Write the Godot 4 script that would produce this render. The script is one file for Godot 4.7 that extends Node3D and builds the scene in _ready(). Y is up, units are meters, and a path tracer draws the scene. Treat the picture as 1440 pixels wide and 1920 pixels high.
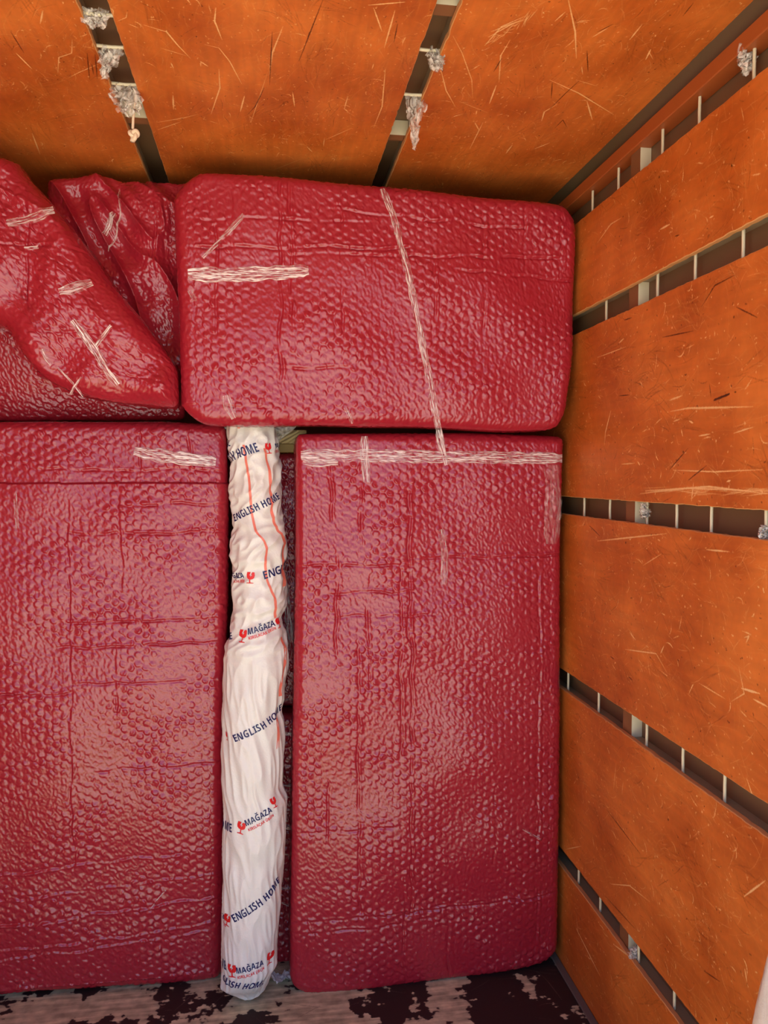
extends Node3D
# A truck box seen from its open rear: plywood ceiling and side wall with tie rails, and furniture packed in red bubble wrap.
# World: x right, y up, z towards the open rear. Floor y = 0, right wall x = WALL, ceiling y = TOP.

const WALL := 0.874
const TOP := 2.338
const EYE := Vector3(0.0, 1.486, 0.0)
const YAW := -8.5486
const PITCH := -2.6999
const FOCAL := 1442.0

var rng := RandomNumberGenerator.new()
var view_basis: Basis
var used := {}
var mats := {}
var buf: PackedByteArray
var bw := 0
var bh := 0

# ------------------------------------------------------------------ measuring

func ray(px: float, py: float) -> Vector3:
	return view_basis * Vector3((px - 720.0) / FOCAL, -(py - 960.0) / FOCAL, -1.0)

func on_plane(px: float, py: float, p: Vector3, n: Vector3) -> Vector3:
	var d := ray(px, py)
	return EYE + d * ((p - EYE).dot(n) / d.dot(n))

func on_z(px: float, py: float, z: float) -> Vector3:
	return on_plane(px, py, Vector3(0, 0, z), Vector3(0, 0, 1))

func on_x(px: float, py: float, x: float) -> Vector3:
	return on_plane(px, py, Vector3(x, 0, 0), Vector3(1, 0, 0))

func on_y(px: float, py: float, y: float) -> Vector3:
	return on_plane(px, py, Vector3(0, y, 0), Vector3(0, 1, 0))

# ------------------------------------------------------------------ things, parts, names

func numbered(called: String) -> String:
	if not used.has(called):
		used[called] = 0
		return called
	used[called] += 1
	return "%s_%03d" % [called, used[called]]

func tag(o: Node, label: String, category: String, group := "") -> void:
	o.set_meta("label", label)
	o.set_meta("category", category)
	if group:
		o.set_meta("group", group)

func thing(called: String, at: Vector3, label: String, category: String, group := "") -> Node3D:
	var o := Node3D.new()
	o.name = numbered(called)
	o.position = at
	add_child(o)
	tag(o, label, category, group)
	return o

func struct_root(called: String, label: String, category: String) -> Node3D:
	var o := thing(called, Vector3.ZERO, label, category)
	o.set_meta("kind", "structure")
	return o

func part(called: String, m: Mesh, parent: Node, mat: Material = null) -> MeshInstance3D:
	var o := MeshInstance3D.new()
	o.name = called if parent != self else numbered(called)
	o.mesh = m
	if mat:
		o.material_override = mat
	parent.add_child(o, true)
	return o

# ------------------------------------------------------------------ mesh helpers

class Soup:
	var v := PackedVector3Array()
	var n := PackedVector3Array()
	var t := PackedVector2Array()
	var c := PackedColorArray()
	var i := PackedInt32Array()
	func add(p: Vector3, nn: Vector3, uv := Vector2.ZERO, col := Color.WHITE) -> int:
		v.append(p)
		n.append(nn)
		t.append(uv)
		c.append(col)
		return v.size() - 1
	func tri(a: int, b: int, d: int) -> void:
		i.append(a)
		i.append(b)
		i.append(d)
	func quad(a: Vector3, b: Vector3, d: Vector3, e: Vector3, nn: Vector3, uv = null) -> void:
		var k := v.size()
		for p in [a, b, d, e]:
			add(p, nn, uv.call(p) if uv != null else Vector2.ZERO)
		if (d - a).cross(b - a).dot(nn) >= 0.0:
			i.append_array(PackedInt32Array([k, k + 1, k + 2, k, k + 2, k + 3]))
		else:
			i.append_array(PackedInt32Array([k, k + 2, k + 1, k, k + 3, k + 2]))
	func box(lo: Vector3, hi: Vector3, off := Vector3.ZERO) -> void:
		var a := lo - off
		var b := hi - off
		quad(Vector3(a.x, a.y, a.z), Vector3(a.x, b.y, a.z), Vector3(a.x, b.y, b.z), Vector3(a.x, a.y, b.z), Vector3.LEFT)
		quad(Vector3(b.x, a.y, a.z), Vector3(b.x, b.y, a.z), Vector3(b.x, b.y, b.z), Vector3(b.x, a.y, b.z), Vector3.RIGHT)
		quad(Vector3(a.x, a.y, a.z), Vector3(b.x, a.y, a.z), Vector3(b.x, a.y, b.z), Vector3(a.x, a.y, b.z), Vector3.DOWN)
		quad(Vector3(a.x, b.y, a.z), Vector3(b.x, b.y, a.z), Vector3(b.x, b.y, b.z), Vector3(a.x, b.y, b.z), Vector3.UP)
		quad(Vector3(a.x, a.y, a.z), Vector3(b.x, a.y, a.z), Vector3(b.x, b.y, a.z), Vector3(a.x, b.y, a.z), Vector3.FORWARD)
		quad(Vector3(a.x, a.y, b.z), Vector3(b.x, a.y, b.z), Vector3(b.x, b.y, b.z), Vector3(a.x, b.y, b.z), Vector3.BACK)
	func smooth() -> void:
		# normals from the faces that share each vertex
		n.fill(Vector3.ZERO)
		for k in range(0, i.size(), 3):
			var a := i[k]
			var b := i[k + 1]
			var d := i[k + 2]
			var f := (v[d] - v[a]).cross(v[b] - v[a])
			n[a] += f
			n[b] += f
			n[d] += f
		for k in n.size():
			n[k] = n[k].normalized() if n[k].length_squared() > 1e-20 else Vector3.UP
	func commit(m: ArrayMesh = null, mat: Material = null, colored := false) -> ArrayMesh:
		if m == null:
			m = ArrayMesh.new()
		var a := []
		a.resize(Mesh.ARRAY_MAX)
		a[Mesh.ARRAY_VERTEX] = v
		a[Mesh.ARRAY_NORMAL] = n
		a[Mesh.ARRAY_TEX_UV] = t
		if colored:
			a[Mesh.ARRAY_COLOR] = c
		a[Mesh.ARRAY_INDEX] = i
		m.add_surface_from_arrays(Mesh.PRIMITIVE_TRIANGLES, a)
		if mat:
			m.surface_set_material(m.get_surface_count() - 1, mat)
		return m

func box_mesh(lo: Vector3, hi: Vector3, bevel := 0.0) -> ArrayMesh:
	var s := Soup.new()
	if bevel <= 0.0:
		s.box(lo, hi)
		return s.commit()
	# box with chamfered edges: three inset boxes' faces joined by a hull of quads
	var c := (lo + hi) * 0.5
	var e := (hi - lo) * 0.5
	for ax in 3:
		var u := (ax + 1) % 3
		var w := (ax + 2) % 3
		for sg in [-1.0, 1.0]:
			var nn := Vector3.ZERO
			nn[ax] = sg
			var q := []
			for k in [[-1, -1], [1, -1], [1, 1], [-1, 1]]:
				var p := c
				p[ax] += sg * e[ax]
				p[u] += k[0] * (e[u] - bevel)
				p[w] += k[1] * (e[w] - bevel)
				q.append(p)
			s.quad(q[0], q[1], q[2], q[3], nn)
	for ax in 3:
		var u := (ax + 1) % 3
		var w := (ax + 2) % 3
		for su in [-1.0, 1.0]:
			for sw in [-1.0, 1.0]:
				var nn := Vector3.ZERO
				nn[u] = su * 0.7071
				nn[w] = sw * 0.7071
				var q := []
				for k in [[-1, 0], [1, 0], [1, 1], [-1, 1]]:
					var p := c
					p[ax] += k[0] * (e[ax] - bevel)
					p[u] += su * (e[u] - (bevel if k[1] == 0 else 0.0))
					p[w] += sw * (e[w] - (0.0 if k[1] == 0 else bevel))
					q.append(p)
				s.quad(q[0], q[1], q[2], q[3], nn)
	return s.commit()

func tube_mesh(pts: PackedVector3Array, radii: PackedFloat32Array, sides := 10) -> ArrayMesh:
	var s := Soup.new()
	var side := Vector3.RIGHT
	for k in pts.size():
		var d := (pts[mini(k + 1, pts.size() - 1)] - pts[maxi(k - 1, 0)]).normalized()
		if absf(side.dot(d)) > 0.95:
			side = Vector3.UP if absf(d.y) < 0.9 else Vector3.BACK
		side = (side - d * side.dot(d)).normalized()
		var up := d.cross(side)
		for j in sides:
			var a := TAU * j / sides
			var o := side * cos(a) + up * sin(a)
			s.add(pts[k] + o * radii[mini(k, radii.size() - 1)], o)
	for k in pts.size() - 1:
		for j in sides:
			var a := k * sides + j
			var b := k * sides + (j + 1) % sides
			s.tri(a, a + sides, b)
			s.tri(b, a + sides, b + sides)
	for e in [0, pts.size() - 1]:
		var mid := s.add(pts[e], Vector3.UP)
		for j in sides:
			var a: int = e * sides + j
			var b: int = e * sides + (j + 1) % sides
			if e == 0:
				s.tri(mid, a, b)
			else:
				s.tri(mid, b, a)
	s.smooth()
	return s.commit()

func noise(sd: int, type := FastNoiseLite.TYPE_SIMPLEX_SMOOTH, octaves := 1, freq := 1.0) -> FastNoiseLite:
	var f := FastNoiseLite.new()
	f.seed = sd
	f.noise_type = type
	f.frequency = freq
	f.fractal_type = FastNoiseLite.FRACTAL_NONE if octaves < 2 else FastNoiseLite.FRACTAL_FBM
	f.fractal_octaves = octaves
	return f

# ------------------------------------------------------------------ materials

func std(color: Color, rough := 0.5, metal := 0.0, spec := 0.5) -> StandardMaterial3D:
	var m := StandardMaterial3D.new()
	m.albedo_color = color
	m.roughness = rough
	m.metallic = metal
	m.metallic_specular = spec
	return m

func film(color: Color, alpha: float, rough: float, spec := 0.8) -> StandardMaterial3D:
	var m := std(Color(color, alpha), rough, 0.0, spec)
	m.transparency = BaseMaterial3D.TRANSPARENCY_ALPHA
	m.cull_mode = BaseMaterial3D.CULL_DISABLED
	m.vertex_color_use_as_albedo = true
	return m

func noise_image(sd: int, w: int, h: int, freq: float, octaves := 3, type := FastNoiseLite.TYPE_SIMPLEX_SMOOTH) -> PackedByteArray:
	var im := noise(sd, type, octaves, freq).get_image(w, h, false, false, true)
	im.convert(Image.FORMAT_L8)
	return im.get_data()

func stretched(sd: int, w: int, h: int, sx: int, sy: int, freq: float, octaves := 3) -> PackedByteArray:
	var im := noise(sd, FastNoiseLite.TYPE_SIMPLEX_SMOOTH, octaves, freq).get_image(maxi(w / sx, 2), maxi(h / sy, 2), false, false, true)
	im.convert(Image.FORMAT_L8)
	im.resize(w, h, Image.INTERPOLATE_CUBIC)
	return im.get_data()

func dab(x: float, y: float, r: float, c: Color, alpha: float) -> void:
	for j in range(maxi(0, int(y - r - 1)), mini(bh, int(y + r + 2))):
		for i in range(maxi(0, int(x - r - 1)), mini(bw, int(x + r + 2))):
			var k := clampf(r + 0.5 - sqrt((i - x) * (i - x) + (j - y) * (j - y)), 0.0, 1.0) * alpha
			if k > 0.0:
				var o := (j * bw + i) * 3
				buf[o] = int(lerpf(buf[o], c.r8, k))
				buf[o + 1] = int(lerpf(buf[o + 1], c.g8, k))
				buf[o + 2] = int(lerpf(buf[o + 2], c.b8, k))

func stroke(pts: PackedVector2Array, r0: float, r1: float, c: Color, alpha: float, ragged := 0.3) -> void:
	var total := 0.0
	for k in pts.size() - 1:
		total += pts[k].distance_to(pts[k + 1])
	var gone := 0.0
	for k in pts.size() - 1:
		var l := pts[k].distance_to(pts[k + 1])
		var n := maxi(1, int(l / 0.8))
		for j in n:
			var f := (gone + l * j / n) / maxf(total, 0.001)
			var r := lerpf(r0, r1, f) * (1.0 - ragged * rng.randf() * 1.6) * (0.35 + 0.65 * sin(PI * clampf(f, 0.03, 0.97)))
			var p := pts[k].lerp(pts[k + 1], float(j) / n)
			dab(p.x + rng.randf_range(-ragged, ragged), p.y + rng.randf_range(-ragged, ragged), maxf(r, 0.3), c, alpha * (1.0 - ragged * rng.randf()))
		gone += l

func bent(p: Vector2, ang: float, l: float, bend: float, n := 5) -> PackedVector2Array:
	var out := PackedVector2Array([p])
	var a := ang
	for k in n:
		a += bend / n + rng.randf_range(-0.12, 0.12)
		out.append(out[k] + Vector2(cos(a), sin(a)) * l / n)
	return out

const PALE := Color8(236, 186, 122)
const TAN := Color8(214, 142, 72)
const DARK := Color8(74, 34, 10)

func plywood(sd: int, w: int, h: int, grain_along_x: bool, main_angle: float, count: int, marks: Callable) -> ImageTexture:
	# film-faced plywood, worn: grain, scuffs, hundreds of scratches; half size for the ground tone, full size for the scratches
	rng.seed = sd
	var w2 := w / 2
	var h2 := h / 2
	var blotch := noise_image(sd, w2, h2, 0.006, 4)
	var fine := noise_image(sd + 1, w2, h2, 0.08, 3)
	var grain := stretched(sd + 2, w2, h2, 14 if grain_along_x else 1, 1 if grain_along_x else 14, 0.09, 3)
	buf = PackedByteArray()
	buf.resize(w2 * h2 * 3)
	for k in w2 * h2:
		var b := (blotch[k] - 128) / 128.0
		var f := (fine[k] - 128) / 128.0
		var g := (grain[k] - 128) / 128.0
		var l := 1.0 + b * 0.12 + f * 0.03 + g * 0.05
		buf[k * 3] = clampi(int(194.0 * l), 0, 255)
		buf[k * 3 + 1] = clampi(int(103.0 * l + b * 9.0), 0, 255)
		buf[k * 3 + 2] = clampi(int(38.0 * l + b * 8.0), 0, 255)
	var im := Image.create_from_data(w2, h2, false, Image.FORMAT_RGB8, buf)
	im.resize(w, h, Image.INTERPOLATE_CUBIC)
	buf = im.get_data()
	bw = w
	bh = h
	# wide faint scuffs and dark smears
	for k in count / 14:
		var p := Vector2(rng.randf() * w, rng.randf() * h)
		var a := main_angle + rng.randfn(0.0, 0.5)
		var pale := rng.randf() < 0.5
		for j in rng.randi_range(3, 9):
			stroke(bent(p + Vector2(rng.randfn(0, 14), rng.randfn(0, 14)), a + rng.randfn(0, 0.12), rng.randf_range(30, 130), rng.randf_range(-0.4, 0.4)), 1.0, 2.5, TAN if pale else DARK, 0.16 if pale else 0.07, 0.5)
	# rubbed patches: swarms of short parallel nicks
	for k in count / 45:
		var p := Vector2(rng.randf() * w, rng.randf() * h)
		var a := main_angle + rng.randfn(0.0, 0.6)
		var wide := rng.randf_range(12, 70)
		for j in rng.randi_range(14, 60):
			var o := Vector2(rng.randfn(0, wide), rng.randfn(0, wide * 0.5)).rotated(a)
			stroke(bent(p + o, a + rng.randfn(0, 0.35), rng.randf_range(4, 26), rng.randfn(0, 0.3), 2), 0.5, 0.9, PALE if rng.randf() < 0.5 else TAN, rng.randf_range(0.15, 0.55), 0.5)
	# flakes and pits
	for k in count:
		var p := Vector2(rng.randf() * w, rng.randf() * h)
		var dark := rng.randf() < 0.3
		var al := rng.randf_range(0.3, 0.9)
		for j in rng.randi_range(1, 4):
			dab(p.x, p.y, rng.randf_range(0.5, 1.5), DARK if dark else PALE, al * (0.6 if dark else 1.0))
			p += Vector2.from_angle(main_angle + rng.randfn(0, 0.7)) * rng.randf_range(0.8, 2.6)
	# scratches
	for k in count:
		var p := Vector2(rng.randf() * w, rng.randf() * h)
		var a := main_angle + rng.randfn(0.0, 0.65)
		var r := rng.randf()
		if r < 0.50:
			stroke(bent(p, a, rng.randf_range(8, 50), rng.randfn(0, 0.5)), 0.6, 0.9, PALE, rng.randf_range(0.3, 0.7), 0.45)
		elif r < 0.70:
			stroke(bent(p, a, rng.randf_range(50, 190), rng.randfn(0, 0.9), 9), 0.6, 0.8, TAN, rng.randf_range(0.35, 0.8), 0.45)
		elif r < 0.84:
			stroke(bent(p, a, rng.randf_range(8, 36), rng.randfn(0, 1.2)), 1.0, rng.randf_range(1.3, 2.6), PALE, rng.randf_range(0.55, 0.95), 0.5)
		elif r < 0.90:
			stroke(bent(p, a, rng.randf_range(10, 60), rng.randfn(0, 0.6)), 0.6, 1.1, DARK, rng.randf_range(0.25, 0.6), 0.5)
		else:
			dab(p.x, p.y, rng.randf_range(0.8, 2.4), PALE if rng.randf() < 0.75 else DARK, rng.randf_range(0.4, 0.9))
	marks.call()
	return ImageTexture.create_from_image(Image.create_from_data(w, h, false, Image.FORMAT_RGB8, buf))

func uv_ceiling(p: Vector3) -> Vector2:
	return Vector2((p.x + 0.95) / 1.85, (p.z + 2.4) / 1.25)

func uv_wall(p: Vector3) -> Vector2:
	return Vector2((p.z + 2.35) / 1.2, (TOP - p.y) / 2.34)

func mark(kind: int, width: float, alpha: float, px: Array) -> void:
	# a scratch that the photograph shows, laid on the ceiling (kind 0) or the wall (1) where it is, in texels
	var pts := PackedVector2Array()
	for k in range(0, px.size(), 2):
		var q := uv_ceiling(on_y(px[k], px[k + 1], TOP)) if kind % 2 == 0 else uv_wall(on_x(px[k], px[k + 1], WALL))
		pts.append(Vector2(q.x * bw, q.y * bh))
	stroke(pts, width * 1.5, width * 1.3, DARK if kind > 1 else PALE, alpha, 0.3)

func ceiling_marks() -> void:
	for a in [[269, 47, 312, 60, 332, 84, 357, 110], [135, 75, 134, 100, 110, 108, 108, 138], [130, 145, 150, 135, 190, 118], [293, 230, 345, 221, 372, 214], [297, 243, 340, 228], [200, 10, 212, 20, 211, 33], [220, 40, 236, 33, 238, 22], [240, 45, 260, 53],
			[404, 15, 402, 40, 416, 75], [384, 84, 410, 90, 430, 115, 453, 158], [458, 180, 450, 210], [500, 140, 470, 230, 466, 215], [552, 200, 548, 172], [610, 262, 660, 240], [606, 275, 608, 258], [530, 50, 510, 100, 505, 140], [645, 205, 652, 180], [700, 120, 697, 130],
			[410, 130, 412, 165, 395, 215], [350, 105, 300, 90], [320, 118, 325, 128], [325, 205, 324, 178], [375, 115, 390, 125], [585, 285, 575, 275], [510, 320, 565, 298],
			[849, 68, 866, 100, 884, 150, 886, 185], [826, 130, 836, 170, 853, 200], [956, 75, 938, 105, 935, 155], [930, 160, 917, 195], [908, 86, 940, 50, 985, 30], [915, 70, 960, 45, 990, 35], [920, 60, 970, 40],
			[1065, 0, 1078, 60, 1080, 110], [1030, 150, 1085, 175, 1150, 215], [1090, 125, 1092, 140], [1015, 227, 1020, 210, 1045, 195], [1030, 268, 1000, 280], [960, 272, 948, 288], [1180, 75, 1204, 45], [1215, 95, 1224, 112], [1210, 112, 1220, 92],
			[1110, 70, 1140, 52], [1080, 150, 1120, 162], [890, 230, 898, 245], [740, 20, 720, 90], [722, 130, 716, 200, 700, 240], [690, 10, 760, 4], [700, 15, 716, 60], [757, 250, 730, 290], [860, 190, 915, 212], [905, 230, 880, 280], [1040, 40, 1060, 22], [1100, 190, 1110, 225], [30, 100, 60, 130], [60, 250, 75, 290], [80, 20, 75, 45]]:
		mark(0, rng.randf_range(0.8, 1.7), rng.randf_range(0.6, 0.9), a)
	for k in 22:
		mark(0, 0.9, 0.5, [905 + k * 4 + rng.randf_range(-6, 6), 88 - k * 2.6 + rng.randf_range(-9, 9), 920 + k * 4 + rng.randf_range(-6, 6), 80 - k * 2.8 + rng.randf_range(-9, 9)])
	for a in [[163, 100, 168, 150], [178, 102, 182, 148], [172, 120, 175, 140], [495, 165, 478, 200, 464, 215], [1085, 152, 1060, 175, 1030, 205], [1035, 155, 1033, 185], [580, 60, 576, 75], [745, 45, 738, 80], [940, 110, 925, 135], [1100, 95, 1102, 135], [1120, 60, 1150, 45], [1040, 240, 1055, 225, 1062, 238], [1280, 30, 1300, 5], [605, 0, 560, 115], [20, 60, 45, 100], [510, 60, 505, 160]]:
		mark(2, 1.0, 0.6, a)

func wall_marks() -> void:
	for a in [[1255, 750, 1280, 741], [1257, 771, 1290, 765, 1412, 762], [1262, 790, 1275, 785], [1277, 805, 1280, 818], [1292, 789, 1300, 793], [1310, 817, 1332, 813], [1375, 812, 1412, 800], [1262, 881, 1340, 884, 1430, 880], [1362, 903, 1370, 900], [1324, 1030, 1368, 1034], [1200, 925, 1290, 915, 1430, 920], [1210, 920, 1330, 912, 1438, 925],
			[1160, 643, 1170, 634], [1120, 455, 1145, 420, 1165, 408], [1237, 430, 1256, 420], [1330, 408, 1338, 404], [1173, 650, 1120, 670], [1145, 770, 1135, 810, 1133, 835], [1240, 1038, 1205, 1060], [1120, 1014, 1250, 1000], [1300, 905, 1296, 940], [1165, 870, 1190, 868], [1195, 865, 1200, 872],
			[1172, 1217, 1230, 1225, 1250, 1260], [1310, 1280, 1360, 1310], [1390, 1290, 1425, 1300], [1395, 1195, 1404, 1192, 1398, 1206], [1412, 1310, 1440, 1325], [1155, 1430, 1150, 1480], [1168, 1466, 1166, 1490], [1400, 1460, 1424, 1530], [1145, 1657, 1180, 1660, 1218, 1690], [1395, 1680, 1435, 1650], [1080, 1740, 1125, 1830], [1250, 1755, 1260, 1770], [1150, 1770, 1190, 1800], [1385, 1250, 1395, 1300, 1370, 1315], [1060, 1592, 1090, 1586], [1180, 1185, 1192, 1200], [1400, 1840, 1396, 1815], [1245, 1210, 1238, 1225], [1080, 1715, 1085, 1760]]:
		mark(1, rng.randf_range(0.9, 1.8), rng.randf_range(0.55, 0.9), a)
	for k in 30:
		var x := rng.randf_range(1195, 1430)
		mark(1, 0.9, 0.3, [x, rng.randf_range(912, 930), x + rng.randf_range(20, 90), rng.randf_range(912, 928)])
	for a in [[1315, 575, 1340, 535, 1378, 515], [1380, 575, 1420, 595], [1265, 443, 1274, 440], [1290, 900, 1325, 872], [1242, 632, 1300, 620], [1135, 1680, 1190, 1740], [1137, 1517, 1200, 1600], [1144, 1230, 1152, 1236], [1178, 1268, 1186, 1275], [1105, 985, 1125, 1005], [1170, 600, 1185, 595], [1330, 720, 1333, 745], [1255, 880, 1290, 840], [1180, 740, 1160, 742], [1320, 1820, 1350, 1840]]:
		mark(3, 1.0, 0.6, a)
	for k in 12:
		mark(3, 1.6, 0.8, [1338 + k * 2.2, 750 - k * 0.8, 1344 + k * 2.2, 747 - k * 0.9])

func floor_texture() -> ImageTexture:
	# brown film coat worn away down to the pale wood, with grime in the wood's pores
	var w := 2048
	var h := 1024
	var a := noise_image(71, w / 2, h / 2, 0.011, 5)
	var b := noise_image(72, w / 2, h / 2, 0.05, 4)
	var g := stretched(73, w / 2, h / 2, 9, 1, 0.11, 3)
	buf = PackedByteArray()
	buf.resize(w / 2 * h / 2 * 3)
	for k in w / 2 * h / 2:
		var x := float(k % (w / 2)) / (w / 2)
		var worn := (a[k] - 128) / 128.0 + (b[k] - 128) / 128.0 * 0.45 + (g[k] - 128) / 128.0 * 0.2 + 0.30 - 0.75 * smoothstep(0.66, 0.98, x)
		var t := clampf(worn * 14.0, 0.0, 1.0)
		var l := 1.0 + (g[k] - 128) / 128.0 * 0.20 + (b[k] - 128) / 128.0 * 0.16
		buf[k * 3] = clampi(int(lerpf(48.0, 182.0 * l, t)), 0, 255)
		buf[k * 3 + 1] = clampi(int(lerpf(34.0, 176.0 * l, t)), 0, 255)
		buf[k * 3 + 2] = clampi(int(lerpf(30.0, 138.0 * l, t)), 0, 255)
	var im := Image.create_from_data(w / 2, h / 2, false, Image.FORMAT_RGB8, buf)
	im.resize(w, h, Image.INTERPOLATE_CUBIC)
	buf = im.get_data()
	bw = w
	bh = h
	rng.seed = 74
	for k in 500:
		stroke(bent(Vector2(rng.randf() * w, rng.randf() * h), rng.randfn(0, 0.7), rng.randf_range(10, 120), rng.randfn(0, 0.4)), 0.5, 0.9, Color8(190, 170, 145) if rng.randf() < 0.6 else Color8(30, 20, 18), rng.randf_range(0.2, 0.6), 0.4)
	return ImageTexture.create_from_image(Image.create_from_data(w, h, false, Image.FORMAT_RGB8, buf))

func crinkle_texture() -> NoiseTexture2D:
	var t := NoiseTexture2D.new()
	t.width = 512
	t.height = 512
	t.seamless = true
	var f := noise(5, FastNoiseLite.TYPE_SIMPLEX_SMOOTH, 4, 0.02)
	f.fractal_type = FastNoiseLite.FRACTAL_RIDGED
	t.noise = f
	return t

func make_materials() -> void:
	var crinkle := crinkle_texture()
	var red := std(Color8(158, 33, 46), 0.23, 0.0, 0.57)
	red.uv1_triplanar = true
	red.uv1_scale = Vector3.ONE * 11.0
	red.heightmap_enabled = true
	red.heightmap_texture = crinkle
	red.heightmap_scale = 0.02
	mats.red = red
	var ply := std(Color.WHITE, 0.42, 0.0, 0.45)
	ply.albedo_texture = plywood(11, 2048, 1384, false, 1.45, 3000, ceiling_marks)
	mats.ceiling = ply
	var ply2 := std(Color.WHITE, 0.42, 0.0, 0.45)
	ply2.albedo_texture = plywood(12, 1216, 2048, true, 0.15, 3000, wall_marks)
	mats.wall = ply2
	mats.edge = std(Color8(206, 146, 84), 0.8)
	mats.rail = std(Color8(150, 134, 102), 0.45)
	mats.rail_back = std(Color8(116, 88, 58), 0.55)
	mats.cream = std(Color8(214, 203, 166), 0.45)
	mats.brown = std(Color8(130, 88, 52), 0.55)
	mats.angle = std(Color8(88, 74, 50), 0.35)
	mats.batten = std(Color8(164, 84, 34), 0.5)
	var fl := std(Color.WHITE, 0.6, 0.0, 0.4)
	fl.albedo_texture = floor_texture()
	mats.floor = fl
	mats.skin = std(Color8(190, 186, 178), 0.6)
	mats.tape = film(Color(1.0, 0.93, 0.88), 1.0, 0.27)
	mats.clear = film(Color(1.0, 0.97, 0.9), 0.8, 0.26)
	mats.milky = film(Color(0.86, 0.85, 0.82), 0.6, 0.4)
	var sack := std(Color8(230, 228, 214), 0.36, 0.0, 0.5)
	sack.uv1_triplanar = true
	sack.uv1_scale = Vector3.ONE * 6.0
	sack.heightmap_enabled = true
	sack.heightmap_texture = crinkle
	sack.heightmap_scale = 0.06
	mats.sack = sack
	mats.navy = std(Color8(22, 26, 84), 0.5)
	mats.ink_red = std(Color8(222, 34, 34), 0.5)
	mats.ink_orange = std(Color8(236, 128, 104), 0.5)
	mats.string = std(Color8(222, 200, 165), 0.8)

# ------------------------------------------------------------------ planks

func plank(a: Vector3, along: Vector3, across: Vector3, face: Vector3, la: float, lb: float, thick: float, uv: Callable, mat: Material, sd: int) -> ArrayMesh:
	# a board with its long edges a little chipped: face and pale sawn edges
	var n := maxi(2, int(la / 0.012))
	var f := noise(sd, FastNoiseLite.TYPE_SIMPLEX, 3, 1.0)
	var s := Soup.new()
	var e := Soup.new()
	var lo := PackedVector3Array()
	var hi := PackedVector3Array()
	for k in n + 1:
		var q := la * k / n
		var j0 := 0.0012 * f.get_noise_2d(q * 30.0, 0.0) + (0.004 * maxf(0.0, f.get_noise_2d(q * 14.0, 9.0) - 0.35))
		var j1 := 0.0012 * f.get_noise_2d(q * 30.0, 50.0) + (0.004 * maxf(0.0, f.get_noise_2d(q * 14.0, 59.0) - 0.35))
		lo.append(a + along * q + across * j0)
		hi.append(a + along * q + across * (lb - j1))
	var c := 0.0015
	for k in n:
		s.quad(lo[k] + across * c, lo[k + 1] + across * c, hi[k + 1] - across * c, hi[k] - across * c, face, uv)
		s.quad(lo[k] - face * thick, lo[k + 1] - face * thick, hi[k + 1] - face * thick, hi[k] - face * thick, -face, uv)
		e.quad(lo[k] + across * c, lo[k + 1] + across * c, lo[k + 1] - face * c, lo[k] - face * c, (face - across).normalized())
		e.quad(lo[k] - face * c, lo[k + 1] - face * c, lo[k + 1] - face * thick, lo[k] - face * thick, -across)
		e.quad(hi[k] - across * c, hi[k + 1] - across * c, hi[k + 1] - face * c, hi[k] - face * c, (face + across).normalized())
		e.quad(hi[k] - face * c, hi[k + 1] - face * c, hi[k + 1] - face * thick, hi[k] - face * thick, across)
	for k in [0, n]:
		e.quad(lo[k], hi[k], hi[k] - face * thick, lo[k] - face * thick, -along if k == 0 else along)
	var m := s.commit(null, mat)
	return e.commit(m, mats.edge)

# ------------------------------------------------------------------ bubble wrap

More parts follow.
